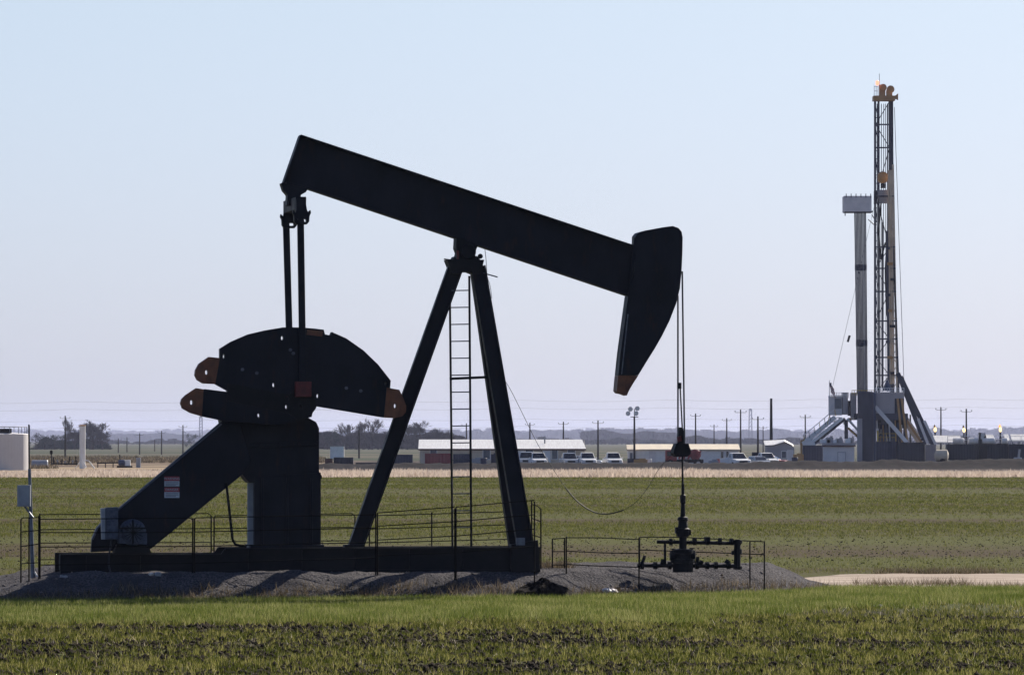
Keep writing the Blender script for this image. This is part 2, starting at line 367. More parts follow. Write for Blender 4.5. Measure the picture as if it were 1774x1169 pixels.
# ------------------------------------------------------------------ grass, clods, stubble
def frustum_points(n, y0, y1, power=1.0, margin=0.10):
    n = int(n * 1.16)
    u = RNG.random(n); y = (y0 ** power + u * (y1 ** power - y0 ** power)) ** (1 / power)
    x = (RNG.random(n) * (1 + 2 * margin) - 0.5 - margin) * 1774 / F * y
    return x, y
def blades(x, y, z, h, w, lean, name, m, per=4, spread=0.03):
    n = len(x); k = n * per
    x = np.repeat(x, per) + RNG.normal(0, 1, k) * np.repeat(spread * np.ones(n), per); y = np.repeat(y, per) + RNG.normal(0, 1, k) * spread; z = np.repeat(z, per)
    h = np.repeat(h, per) * (0.55 + 0.7 * RNG.random(k)); w = np.repeat(w, per) * (0.7 + 0.6 * RNG.random(k))
    a = RNG.random(k) * 2 * np.pi; la = RNG.random(k) * 2 * np.pi; lm = lean * RNG.random(k) * h
    dx, dy = np.cos(a) * w / 2, np.sin(a) * w / 2
    v = np.empty((k, 3, 3))
    v[:, 0] = np.stack([x - dx, y - dy, z - 0.01], -1); v[:, 1] = np.stack([x + dx, y + dy, z - 0.01], -1)
    v[:, 2] = np.stack([x + np.cos(la) * lm, y + np.sin(la) * lm, z + h], -1)
    f = np.arange(k * 3).reshape(k, 3)
    return npmesh(name, v.reshape(-1, 3), f, m)

M['wheat'] = grassmat("young_wheat", (0.034, 0.044, 0.006), (0.072, 0.083, 0.012), (0.27, 0.245, 0.085), 1.3)
M['verge'] = grassmat("dense_green_wheat", (0.078, 0.104, 0.019), (0.116, 0.142, 0.029), (0.26, 0.255, 0.10), 0.8)
M['straw'] = grassmat("dry_straw", (0.50, 0.41, 0.33), (0.66, 0.56, 0.47), (0.36, 0.28, 0.22), 0.6, 0.45)
M['weeds'] = grassmat("dry_weeds", (0.10, 0.075, 0.05), (0.055, 0.045, 0.025), (0.24, 0.19, 0.13), 2.0, 0.4)

# foreground field: thin patchy wheat over cloddy soil
x, y = frustum_points(40000, 86, 131, 2.0)
d = fbm(x * 0.25, y * 0.9, 41); keep = RNG.random(len(x)) < np.clip((d - 0.30) * 3.2, 0.06, 1) * np.clip((118 - y) / 4 + 1, 0.3, 1)
keep &= mound_z(x, y) < 0.02
x, y = x[keep], y[keep]
o = blades(x, y, np.zeros(len(x)), 0.052 + 0.055 * RNG.random(len(x)), np.full(len(x), 0.013), 0.8, "wheat_seedlings", M['wheat'], 7, 0.022)
tag(o, "thin patchy green wheat seedlings over the near field", "wheat", kind="stuff")
# bright dense strip at the foot of the pad
x, y = frustum_points(150000, 113, 142, 1.5)
px = CXP + x / y * F; toe = np.interp(px, TOE_PX + [1774], TOE_D + [139.0])
t = (toe - y); dens = np.clip(t / 0.6, 0, 1) * np.clip((17 + 16 * (fbm(x * 0.35, y * 0.15, 44) - 0.5) - t) / 10, 0, 1) ** 1.3
keep = (RNG.random(len(x)) < dens)
x, y = x[keep], y[keep]
o = blades(x, y, np.zeros(len(x)), 0.08 + 0.07 * RNG.random(len(x)), np.full(len(x), 0.013), 0.7, "wheat_strip", M['verge'], 5, 0.05)
tag(o, "denser bright green wheat strip along the foot of the gravel pad", "wheat", kind="stuff")
# field beyond the pad
x, y = frustum_points(300000, 140, 566, 0.6)
d = fbm(x * 0.012 + 5, y * 0.05, 46, 3)
keep = (RNG.random(len(x)) < np.clip((d - 0.28) * 2.6, 0.12, 1)) & (mound_z(x, y) < 0.0)
px = CXP + x / y * F; keep &= ~((px > 1380) & (y > 138) & (y < 156.5))
x, y = x[keep], y[keep]
yb = y + 7 * (vnoise(x * 0.04, y * 0.02, 47) - 0.5)
brown = np.exp(-((yb - 203) / 17.0) ** 2) * 0.7 + np.exp(-((yb - 163) / 7.0) ** 2) * 0.55 + np.exp(-((yb - 415) / 40.0) ** 2) * 0.5 + np.exp(-((yb - 330) / 9.0) ** 2) * 0.45 + np.exp(-((yb - 262) / 5.0) ** 2) * 0.4
sel = RNG.random(len(x)) > brown; x, y = x[sel], y[sel]
M['wheat_far'] = grassmat("mid_field_wheat", (0.040, 0.052, 0.008), (0.078, 0.086, 0.015), (0.17, 0.165, 0.05), 0.9)
o = blades(x, y, np.zeros(len(x)), 0.035 + 0.035 * RNG.random(len(x)) + y * 0.00005, 0.010 + (y - 140) * 0.00012, 0.8, "field_wheat", M['wheat_far'], 3, 0.05)
tag(o, "rows of low wheat on the field behind the pumpjack", "wheat", kind="stuff")
# dry straw band at the far field edge
x, y = frustum_points(26000, 560, 632, 1.0)
y = y + 5 * (vnoise(x * 0.15, y * 0, 49) - 0.5)
o = blades(x, y, np.zeros(len(x)), 0.16 + 0.34 * RNG.random(len(x)) * (0.5 + vnoise(x * 0.2, y * 0.05, 48)), np.full(len(x), 0.10), 0.8, "dry_grass", M['straw'], 4, 0.25)
tag(o, "band of tall pale dry grass along the far edge of the field", "dry grass", kind="stuff")
# straw patches on the rough ground at the far left
x, y = frustum_points(26000, 735, 1250, 0.5); px = CXP + x / y * F
keep = (px < 560) & (vnoise(x * 0.05, y * 0.035, 51) > 0.45); x, y = x[keep], y[keep]
o = blades(x, y, np.zeros(len(x)), 0.25 + 0.3 * RNG.random(len(x)), np.full(len(x), 0.16), 0.8, "rough_grass", M['weeds'], 4, 0.4)
tag(o, "tufts of dry weeds on the rough ground at the far left", "dry grass", kind="stuff")
# weeds fringing pad and road
x, y = frustum_points(60000, 126.5, 160, 1.0); px = CXP + x / y * F
toe = np.interp(px, TOE_PX + [1774], TOE_D + [139.2]); dt = y - toe
e1 = (np.abs(dt - 0.15) < 0.55) & (vnoise(x * 0.7, y * 0.3, 55) > 0.35)
e2 = (px > 1390) & (np.abs(y - 155.2) < 0.9) & (vnoise(x * 0.6, y * 0, 56) > 0.3)
e3 = (px > 1480) & (px < 1680) & (np.abs(y - 141.5 - vnoise(x, x * 0, 57)) < 1.2) & (RNG.random(len(x)) < 0.7)
e4 = (px > 935) & (px < 990) & (y > 135) & (y < 137.5)
keep = e1 | e2 | e3 | e4; x, y = x[keep], y[keep]; z = np.maximum(0, mound_z(x, y))
o = blades(x, y, z, 0.10 + 0.14 * RNG.random(len(x)), np.full(len(x), 0.014), 1.0, "dry_weeds", M['weeds'], 4, 0.06)
tag(o, "straggling brown weeds fringing the gravel pad and the dirt road", "weeds", kind="stuff")

# pale dead stalks lying and standing through the crop
x, y = frustum_points(3600, 86, 128, 1.5); keep = mound_z(x, y) < 0.02; x, y = x[keep], y[keep]
o = blades(x, y, np.zeros(len(x)), 0.04 + 0.06 * RNG.random(len(x)), np.full(len(x), 0.013), 1.5, "dead_stalks", grassmat("dead_stalk", (0.45, 0.38, 0.26), (0.60, 0.53, 0.40), (0.36, 0.28, 0.18), 3.0, 0.35), 1, 0.02)
tag(o, "pale dead stalks scattered through the near field", "dead stalks", kind="stuff")
def lumps(x, y, z, r, name, m, flat=0.7):
    n = len(x); base = np.array([(1, 0, 0), (-1, 0, 0), (0, 1, 0), (0, -1, 0), (0, 0, 1), (0, 0, -1)], float)
    f0 = np.array([(0, 2, 4), (2, 1, 4), (1, 3, 4), (3, 0, 4), (2, 0, 5), (1, 2, 5), (3, 1, 5), (0, 3, 5)])
    v = base[None] * (0.6 + 0.8 * RNG.random((n, 6, 1))); a = RNG.random(n) * 6.28; c, s = np.cos(a)[:, None], np.sin(a)[:, None]
    vx = v[:, :, 0] * c - v[:, :, 1] * s; vy = v[:, :, 0] * s + v[:, :, 1] * c
    v = np.stack([vx, vy, v[:, :, 2] * flat], -1) * r[:, None, None] + np.stack([x, y, z], -1)[:, None]
    f = f0[None] + (np.arange(n) * 6)[:, None, None]
    return npmesh(name, v.reshape(-1, 3), f.reshape(-1, 3), m)
x, y = frustum_points(70000, 86, 124, 1.0)
d = fbm(x * 0.25, y * 0.9, 41); keep = (RNG.random(len(x)) < np.clip((0.66 - d) * 1.7, 0.22, 0.8)) & (y < 116 + 4 * vnoise(x * 0.3, x * 0, 61))
x, y = x[keep], y[keep]
tag(lumps(x, y, np.full(len(x), 0.005), 0.014 + 0.070 * RNG.random(len(x)) ** 3.0, "soil_clods", M['clod']), "dark soil clods scattered over the near field", "soil clods", kind="stuff")
x, y = frustum_points(60000, 140, 330, 0.6)
d = fbm(x * 0.012 + 5, y * 0.05, 46, 3); keep = (RNG.random(len(x)) < np.clip((0.60 - d) * 0.8, 0.02, 0.25) * (y < 260)) & (mound_z(x, y) < 0)
px = CXP + x / y * F; keep &= ~((px > 1380) & (y < 157)); x, y = x[keep], y[keep]
tag(lumps(x, y, np.full(len(x), 0.005), 0.014 + 0.026 * RNG.random(len(x)) ** 2.5, "field_clods", M['clod']), "brown clods between the wheat rows behind the pumpjack", "soil clods", kind="stuff")
x, y = frustum_points(9000, 126.5, 139.5, 1.0); z = mound_z(x, y); dt = y - np.interp(CXP + x / y * F, TOE_PX, TOE_D)
keep = (z > -0.02) & ((dt < 0.7) | (RNG.random(len(x)) < 0.55)) & (x < 6.5); x, y, z = x[keep], y[keep], z[keep]
tag(lumps(x, y, z, 0.008 + 0.040 * RNG.random(len(x)) ** 4, "gravel_stones", mat("loose_gravel", (0.06, 0.052, 0.05), (0.20, 0.17, 0.155), 1.5, 0.95)), "loose stones scattered on the gravel pad", "gravel", kind="stuff")

# ------------------------------------------------------------------ pumpjack
YAW = R(7.5); PX0 = 520.0; PY0 = 133.0; ZB = 0.50
XO = X(PX0, PY0); ca, sa = math.cos(YAW), math.sin(YAW)
def L(px, py, v):
    """local (u, v, z) of the point seen at this pixel in the machine's own plane v"""
    k = (px - CXP) / F
    u = (XO - v * sa - k * (PY0 + v * ca)) / (k * sa - ca)
    Y = PY0 + u * sa + v * ca
    return Vector((u, v, P(px, py, Y).z - ZB))
def L2(px, py, v): q = L(px, py, v); return (q.x, q.z)
def poly(pts, v): return [L2(a, b_, v) for a, b_ in pts]
def hole(px, py, v, r=3.5, n=10): return [L2(px + r * 0.75 * math.cos(2 * math.pi * i / n), py + r * 1.25 * math.sin(2 * math.pi * i / n), v) for i in range(n)]

pj = thing("pumpjack", "large black pumpjack with a tilted walking beam and horse head standing on the gravel pad", "pumpjack", (XO, PY0, ZB), YAW)
BK = M['black']
# skid
sk = MB(); va = -0.85
o1 = poly([(105, 959), (384, 959), (391, 949), (936, 947), (936, 990), (105, 994)], va)
for v0 in (-0.85, 0.69):
    sk.prism([(u, z) for u, z in o1], v0 + 0.05, v0 + 0.11)
    top = [q for q in o1]
    sk.beam((o1[0][0], v0 + .08, o1[0][1] - .02), (o1[1][0], v0 + .08, o1[1][1] - .02), 0.2, 0.035, (0, 0, 1))
    sk.beam((o1[2][0], v0 + .08, o1[2][1] - .02), (o1[3][0], v0 + .08, o1[3][1] - .02), 0.2, 0.035, (0, 0, 1))
    sk.beam((o1[5][0], v0 + .08, 0.01), (o1[4][0], v0 + .08, 0.02), 0.2, 0.05, (0, 0, 1))
    for k in range(9):
        u = o1[0][0] + 0.5 + k * 1.03; h = 0.36 if u < o1[1][0] else 0.44
        sk.box((u, v0 + .08, h / 2), (0.02, 0.18, h - .02))
for k in range(7):
    u = o1[0][0] + 0.15 + k * 1.48; sk.box((u, 0, 0.17), (0.16, 1.36, 0.3))
sk.build("base_skid", M['black2'], pj)
# gearbox stand + gearbox
st = MB().prism(poly([(441, 826), (556, 818), (556, 953), (441, 955)], -0.45), -0.45, 0.45)
for q in (455, 498, 540): st.prism(poly([(q - 2, 828), (q + 2, 828), (q + 2, 950), (q - 2, 950)], -0.5), -0.5, -0.452)
st.prism(poly([(434, 943), (562, 943), (562, 953), (434, 953)], -0.56), -0.56, 0.56)
st.build("gearbox_stand", BK, pj, 0.008)
gbx = MB().prism(poly([(384, 727), (400, 722), (532, 722), (548, 731), (553, 742), (553, 817), (558, 824), (558, 829), (432, 836), (412, 812), (400, 796)], -0.42), -0.42, 0.42)
gbx.prism(poly([(398, 768), (553, 764), (553, 772), (400, 776)], -0.47), -0.47, -0.422)
for q in (415, 450, 485, 520, 546): gbx.lathe(L(q, 770, -0.47), [(.03, -.03), (.03, 0.0)], 8, 'y')
g_o = gbx.build("gearbox", BK, pj, 0.01)
MB().lathe(L(517, 712, 0), [(.10, -1.08), (.16, -.8), (.16, .8), (.10, 1.08)], 18, 'y').build("crank_shaft", M['black2'], pj)
MB().prism(poly([(429, 836), (439, 836), (439, 948), (429, 948)], -0.3), -0.3, -0.22).build("pale_plate", M['greybox'], pj)  # narrow light grey plate beside the gearbox stand
# long belt guard running down to the motor
bgd = MB().prism(poly([(383, 731), (418, 735), (436, 800), (420, 822), (262, 950), (158, 956), (160, 934), (168, 914), (184, 897), (206, 880)], -0.78), -0.78, -0.52)
bgd.build("belt_guard", BK, pj, 0.015)
rim = MB()
for a_, b_ in (((206, 881), (383, 734)), ((206, 881), (184, 898)), ((184, 898), (168, 915)), ((168, 915), (160, 934))):
    A, B = L(*a_, -0.66), L(*b_, -0.66); rim.beam(A, B, 0.30, 0.03, (0, 0, 1))
rim.build("lit_guard_flange", M['guard'], pj)  # paler than the guard: its lit upper edge put into the colour
# warning signs on the guard
def text_mesh(s, size, m, parent, loc, name):
    cu = bpy.data.curves.new(name, 'FONT'); cu.body = s; cu.size = size; cu.extrude = 0.002; cu.align_x = 'CENTER'; cu.align_y = 'CENTER'
    t = bpy.data.objects.new(name + "_curve", cu); COL.objects.link(t)
    bpy.context.view_layer.update()
    me = bpy.data.meshes.new_from_object(t.evaluated_get(bpy.context.evaluated_depsgraph_get()))
    bpy.data.objects.remove(t); me.materials.clear(); me.materials.append(m)
    ob = bpy.data.objects.new(name, me); COL.objects.link(ob); ob.parent = parent; ob.location = loc; ob.rotation_euler = (math.pi / 2, 0, 0); return ob
for (y0, y1, y2, wd) in ((825, 833, 842, "WARNING"), (844, 852, 862, "DANGER")):
    v = -0.80
    sg = MB().prism(poly([(285, y1), (311, y1), (311, y2), (285, y2)], v), v, v + 0.015).build("warning_sign", M['signw'], pj)
    MB().prism(poly([(285, y0), (311, y0), (311, y1 - .1), (285, y1 - .1)], v), v - 0.001, v + 0.015).build("sign_header", M['signr'], sg)
    q = L(298, (y0 + y1) / 2, v - 0.004); text_mesh(wd, 0.062, M['signw'], sg, (q.x, q.y, q.z), "sign_lettering")
    ln = MB()
    for k in range(3):
        yk = y1 + 2 + k * 2.4; ln.prism(poly([(287, yk), (309 - 4 * (k == 2), yk), (309 - 4 * (k == 2), yk + .9), (287, yk + .9)], v), v - 0.003, v - 0.0005)
    ln.build("sign_text_lines", M['ink'], sg)
# motor and control box
c0 = L(231, 922, -1.15)
mo = MB().lathe((c0.x, c0.y, c0.z), [(.20, -.09), (.245, -.06), (.25, 0), (.25, .5), (.22, .56)], 24, 'y')
mo.prism(poly([(206, 922), (255, 922), (255, 943), (206, 941)], -1.22), -1.22, -0.8)
m_o = mo.build("motor", M['guard'], pj, 0.01)
gr = MB()
for k in range(9): gr.lathe((c0.x, c0.y - .09 - .002, c0.z), [(.022 * k + .012, -.006), (.022 * k + .012, 0)], 24, 'y') if k == 0 else None
for k in range(8):
    a_ = math.pi * k / 8; gr.beam((c0.x - .19 * math.cos(a_), c0.y - .1, c0.z - .19 * math.sin(a_)), (c0.x + .19 * math.cos(a_), c0.y - .1, c0.z + .19 * math.sin(a_)), .012, .012)
gr.prism(poly([(229, 900), (232, 900), (232, 942), (229, 942)], -1.27), -1.27, -1.25); gr.prism(poly([(206, 913), (255, 913), (255, 916), (206, 916)], -1.27), -1.27, -1.25)
gr.build("fan_grille", M['black2'], m_o)
MB().prism(poly([(203, 943), (258, 945), (262, 957), (198, 957)], -1.15), -1.15, -0.55).build("motor_mount", M['black2'], pj)
cb = MB().prism(poly([(183, 879), (205, 878), (205, 934), (183, 934)], -1.45), -1.45, -1.15).build("control_box", M['guard'], pj, 0.008)
MB().prism(poly([(175.5, 880), (182.6, 880), (182.6, 934), (177, 934)], -1.45), -1.43, -1.2).build("lit_box_side", M['greybox'], cb)  # lit left side of the control box, put in as a paler part
MB().prism(poly([(185, 882), (203.5, 881), (203.5, 931), (185, 931)], -1.46), -1.462, -1.4505).build("box_door", M['guard'], cb)
MB().path([L(194, 934, -1.3), L(190, 955, -1.25), L(188, 975, -1.15), L(191, 990, -1.1)], 0.018).build("power_cable", M['wire'], pj)
# cranks and counterweights
UP = [(381, 620), (381, 604), (400, 592), (430, 579), (460, 572), (490, 567), (520, 567), (545, 569), (561, 571), (563, 579), (573, 581), (575, 575), (600, 586), (630, 607), (655, 631), (677, 659), (676, 672), (670, 671), (665, 723), (545, 703), (520, 700), (400, 680), (373, 665)]
LO = [(353, 674), (400, 680), (520, 690), (545, 703), (540, 722), (480, 736), (384, 728), (350, 721)]
LT = [(338, 650), (339, 641), (345, 630), (362, 618), (380.8, 620), (372.8, 665), (352, 664), (342, 658)]
LB = [(313, 698), (315, 691), (322, 684), (340, 672), (352.8, 674), (349.8, 720.8), (330, 715), (316, 707)]
RT = [(670.3, 671), (676, 672.2), (692, 675), (699, 690), (704, 703), (703, 714), (697, 721), (683, 724), (665.3, 723)]
HU = [(386, 617), (489, 585), (474, 667), (551, 686), (498, 690), (496.5, 705.0)]
def near_far(v, near):
    c_o = MB().prism(poly([(395, 664), (500, 684), (512, 672), (530, 672), (545, 688), (548, 706), (536, 722), (515, 727), (500, 716), (392, 694)], v + .02), v - 0.02, v + 0.26,
                     [hole(498, 690, v), hole(496, 705, v), hole(522, 705, v)]).build("crank_arm", M['black2'], pj)
    w = MB().prism(poly(UP, v), v, v + 0.24, [hole(387, 617, v), hole(489, 585, v), hole(474, 667, v), hole(551, 686, v), hole(498, 690, v), hole(668, 664, v, 3)]).build("counterweight", BK, pj)
    MB().prism(poly(LT, v), v, v + 0.24, [hole(358, 645, v)]).build("painted_tip", M['oxide'], w)
    MB().prism(poly(RT, v), v, v + 0.24, [hole(685, 703, v)]).build("painted_tip", M['oxide'], w)
    w2 = MB().prism(poly(LO, v), v + 0.01, v + 0.22, [hole(448, 720, v), hole(496.5, 705, v), hole(521, 705, v)]).build("counterweight", BK, pj)
    MB().prism(poly(LB, v), v + 0.01, v + 0.22, [hole(332, 697, v)]).build("painted_tip", M['oxide'], w2)
    for hx, hy in ((420, 640), (445, 646), (600, 672), (625, 677), (503, 606), (508, 612)): MB().lathe(L(hx, hy, v), [(.035, -.03), (.035, -.001)], 6, 'y').build("weight_bolt", M['guard'], w)
    if near: MB().prism(poly([(532, 571), (560, 573.5), (558, 583), (531, 580)], v), v - .004, v - .0005).build("rust_patch", M['oxide'], w)
near_far(-1.08, True)
far_px = 0
# the far crank is the same machine part on the other side: same local shape moved along the shaft
for o in [q for q in list(pj.children) if q.name.split('.')[0] in ("crank_arm", "counterweight")]:
    c = o.copy(); COL.objects.link(c); c.parent = pj; c.location.y += 1.92
    dl = L(510, 650, 0.84) - L(510, 650, -1.08); c.location.x += dl.x; c.location.z += dl.z   # weights are clamped further along the far arm
    for s in o.children:
        if s.name.startswith(("rust_patch", "weight_bolt", "painted_tip")): continue
        e = s.copy(); COL.objects.link(e); e.parent = c
# pitman arms, wrist pins, equalizer
for v, pxa, pxb, yb in ((-1.18, 520.5, 525, 674), (1.18, 495.5, 499, 674)):
    A = L(pxa, 384, v); B = L(pxb, yb, v) if v < 0 else Vector((L(525, 674, -1.18).x, v, L(525, 674, -1.18).z))
    pt = MB().beam(A, B, 0.125, 0.10); pt.lathe((A.x, A.y, A.z), [(.07, -.07), (.07, .07)], 14, 'y')
    pt.build("pitman_arm", BK, pj, 0.01)
    wp = MB().box((B.x, B.y, B.z), (0.31, 0.16, 0.29)); wp.build("wrist_pin", M['redpin'], pj, 0.01)
    hb = MB(); uo = L(521, 365, -1.18)
    U = lambda p, q: (L(p, q, -1.18).x, L(p, q, -1.18).z)
    hb.prism([U(513, 345), U(530, 345), U(529, 352), U(531, 364), U(533, 368), U(537, 364), U(538, 369), U(535.5, 375), U(535, 384), U(531, 389), U(513, 389), U(509, 384), U(508.5, 374), U(506, 369), U(507, 364), U(511, 369), U(512.5, 362)], v - 0.09, v + 0.09, [[U(513.5, 380), U(529.5, 380), U(530, 384.5), U(517, 385.5)]])
    hb.build("tail_clevis", BK, pj, 0.006)
eq = MB().beam(Vector((L(521, 356, -1.18).x, -1.22, L(521, 352, -1.18).z)), Vector((L(521, 356, -1.18).x, 1.22, L(521, 352, -1.18).z)), 0.20, 0.24, (0, 0, 1))
eq.build("equalizer_beam", BK, pj, 0.01)
eb = MB().prism(poly([(487, 317), (535, 324), (530, 333), (521, 338), (522, 356), (497, 356), (498, 338), (491, 330)], -0.2), -0.2, 0.2)
eb.build("equalizer_bearing", BK, pj, 0.01)
# walking beam (I section) -------------------------------------------------
bt = [(519, 234), (1104, 428), (1090, 514), (528, 326), (490, 318)]
wb = MB().prism(poly(bt, -0.06), -0.06, 0.06)
def edge(a_, b_, wd, th, m): m.beam(L(*a_, 0), L(*b_, 0), wd, th, (0, 0, 1))
edge((519, 235.5), (1104, 429.5), 0.44, 0.035, wb); edge((494, 317.5), (528, 325), 0.44, 0.035, wb); edge((528, 325), (1090, 512.5), 0.44, 0.035, wb)
edge((519.5, 235.5), (491, 317), 0.44, 0.03, wb)
wb.build("walking_beam", BK, pj, 0.006)
for t in (0.48, 0.54, 0.95):
    stf = MB()
    A = L(519 + t * 585, 238 + t * 194, 0); B = L(519 + t * 573, 322 + t * 188, 0); stf.beam(A, B, 0.42, 0.02); stf.build("beam_stiffener", BK, pj)
# horse head
HH = [(1101, 409), (1106, 403), (1120, 399), (1150, 393.5), (1166, 391.5), (1176, 395), (1181, 401), (1183, 411), (1182.5, 440), (1181, 470), (1178, 500), (1172, 525), (1160, 556), (1147, 582), (1135, 603), (1120, 627), (1106, 650)]
hd = MB().prism(poly(HH + [(1071, 650), (1075, 612), (1088, 515), (1099, 470)], -0.24), -0.24, 0.24)
h_o = hd.build("horse_head", BK, pj, 0.012)
MB().prism(poly([(1106, 650.3), (1097, 664), (1090, 676), (1086, 685), (1080, 682.5), (1072, 681), (1068.5, 677), (1071, 650.3)], -0.24), -0.24, 0.24).build("painted_tip", M['oxide'], h_o)
MB().beam(L(1088, 544, -0.252), L(1077, 648, -0.252), 0.02, 0.012).build("edge_strip", M['pole_blue'], h_o)
MB().beam(L(1101, 412, -0.247), L(1090, 514, -0.247), 0.05, 0.014).build("hinge_plate", BK, h_o)
# bridle, carrier bar, polished rod
for v, a_, b_ in ((-0.16, (1182, 470), (1186, 772)), (0.16, (1174.5, 512), (1174.5, 772))):
    MB().tube(L(*a_, v), L(*b_, v), 0.017, n=6).build("bridle_cable", M['wire'], pj)
cbar = MB().prism(poly([(1172, 768), (1193, 768), (1197, 780), (1197, 786), (1191, 791), (1172, 791), (1167, 785), (1168, 778)], -0.2), -0.2, 0.2).build("carrier_bar", M['black2'], pj, 0.01)
ct = MB().prism(poly([(1177, 740), (1183, 740), (1186, 768), (1174, 768)], -0.06), -0.06, 0.06); ct.lathe(L(1181, 748, 0), [(.05, -.03), (.05, .03)], 10, 'z')
ct.build("rod_clamp", M['black2'], pj)
MB().prism(poly([(1173, 757), (1180, 754), (1181, 764), (1174, 766)], -0.1), -0.1, -0.062).build("clamp_tag", M['redpin'], pj)
rod = MB().tube(L(1178, 665, 0), L(1182, 742, 0), 0.014, n=8); rod.lathe(L(1178, 668, 0), [(.03, -.06), (.03, .06)], 8, 'z')
rod.tube(L(1182, 742, 0), L(1183, 915, 0), 0.02, n=8); rod.build("polished_rod", M['black2'], pj)
# samson post
LG = M['black']
def leg(a_, b_, va_, vb_, w0, w1, nm="post_leg"):
    A, B = L(*a_, va_), L(*b_, vb_); m = MB().beam(A, B, w0, 0.05, (0, 1, 0), w1, 0.05)
    for s in (-1, 1):
        d = (B - A).normalized(); r = d.cross(Vector((0, 1, 0))).normalized()
        m.beam(A + r * s * w0 / 2, B + r * s * w1 / 2, 0.02, 0.26, (0, 1, 0), 0.02, 0.22)
    return m.build(nm, LG, pj)
leg((615, 950), (788, 466), 0, 0, 0.27, 0.27)
leg((916, 980), (828, 462), -0.80, -0.22, 0.30, 0.25)
leg((900, 975), (826, 462), 0.80, 0.22, 0.30, 0.25)
MB().prism(poly([(886, 943), (932, 935), (936, 990), (886, 990)], -0.95), -0.95, -0.7).build("leg_foot", M['black2'], pj)
MB().prism(poly([(894, 931), (909, 931), (909, 944), (894, 944)], -0.95), -0.99, -0.93).build("anchor_plate", M['pole_blue'], pj)
MB().prism(poly([(598, 943), (632, 943), (632, 951), (598, 951)], -0.2), -0.2, 0.2).build("leg_foot", M['black2'], pj)
pc = MB().prism(poly([(775, 450), (839, 450), (836, 462), (833, 474), (820, 474), (813, 471), (801, 471), (798, 474), (782, 474), (780, 462)], -0.3), -0.3, 0.3)
pc.prism(poly([(784, 451), (788, 444), (793, 451)], -0.25), -0.25, 0.25); pc.prism(poly([(826, 451), (826, 443), (833, 451)], -0.25), -0.25, 0.25)
pc.tube(L(769, 449, -.2), L(785, 451, -.2), .015); pc.lathe(L(832, 444, -.2), [(.05, -.02), (.05, .02)], 12, 'y')
pc.build("post_cap", M['black2'], pj, 0.006)
cbg = MB().prism(poly([(791, 410), (829, 424), (826, 430), (823, 440), (826, 452), (790, 452), (793, 438), (790, 430)], -0.24), -0.24, 0.24)
cbg.lathe(L(808, 437, 0), [(.13, -.34), (.15, -.3), (.15, .3), (.13, .34)], 20, 'y'); cbg.build("centre_bearing", M['black2'], pj, 0.006)
for q in (792.5,): MB().prism(poly([(791, 434), (795, 434), (795, 449), (791, 449)], -0.25), -0.256, -0.2405).build("rust_patch", M['redpin'], pj)
# ladder, stay bar
ld = bpy.data.objects.new("ladder", None); COL.objects.link(ld); ld.parent = pj
VL = -0.05
for a_, b_ in (((779.5, 525), (784, 946)), ((813, 478), (816.5, 946))):
    MB().tube(L(*a_, VL), L(*b_, VL), 0.022, n=6).build("rail", M['black2'], ld)
yk = 503.5; k = 0
while yk < 940:
    xl = 780 + (yk - 525) * 0.0107; xr = 813 + (yk - 478) * 0.0075
    if yk < 525: xl = 787 - (yk - 490) * 0.35
    MB().tube(L(xl, yk, VL), L(xr, yk - .5, VL), 0.012, n=5).build("rung", M['guard'], ld)
    yk += 29.3
MB().beam(L(779, 656, VL), L(846, 653, VL), 0.06, 0.05, (0, 0, 1)).build("stay_bar", M['black2'], pj)
MB().path([L(392, 836, -.9), L(397, 880, -.9), L(403, 934, -.9), L(408, 943, -.88), L(426, 947, -.8)], 0.025).build("brake_lever", M['black2'], pj)
def curve_pts(pts, n=8):
    out = []; q = [pts[0]] + pts + [pts[-1]]
    for i in range(1, len(q) - 2):
        p0, p1, p2, p3 = q[i - 1:i + 3]
        for k in range(n):
            t = k / n; out.append(tuple(0.5 * (2 * p1[j] + (p2[j] - p0[j]) * t + (2 * p0[j] - 5 * p1[j] + 4 * p2[j] - p3[j]) * t * t + (3 * p1[j] - p0[j] - 3 * p2[j] + p3[j]) * t ** 3) for j in range(len(p1))))
    return out + [tuple(pts[-1])]
cp = curve_pts([(870, 652), (885, 676), (908, 722), (932, 770), (958, 812), (980, 845), (1000, 868), (1025, 885), (1050, 890), (1080, 883), (1105, 866), (1125, 840), (1140, 814), (1160, 791), (1170, 783)], 5)
cq = [L(a_, b_, -0.5 + 0.4 * i / len(cp)) for i, (a_, b_) in enumerate(cp)]; ka, kb = 26, 46
MB().path(cq[:ka], 0.0055, 5).path(cq[ka - 1:kb], 0.0115, 6).path(cq[kb - 1:], 0.0045, 5).build("slack_cable", M['black2'], pj)
MB().path([L(a_, b_, -.25) for a_, b_ in curve_pts([(840, 432), (842, 450), (844, 478), (849, 495), (852, 517)], 4)], 0.006, 5).build("grease_hose", M['wire'], pj)
MB().tube(L(837, 473, -.25), L(862, 480, -.25), 0.012, n=6).build("grease_pipe", M['guard'], pj)

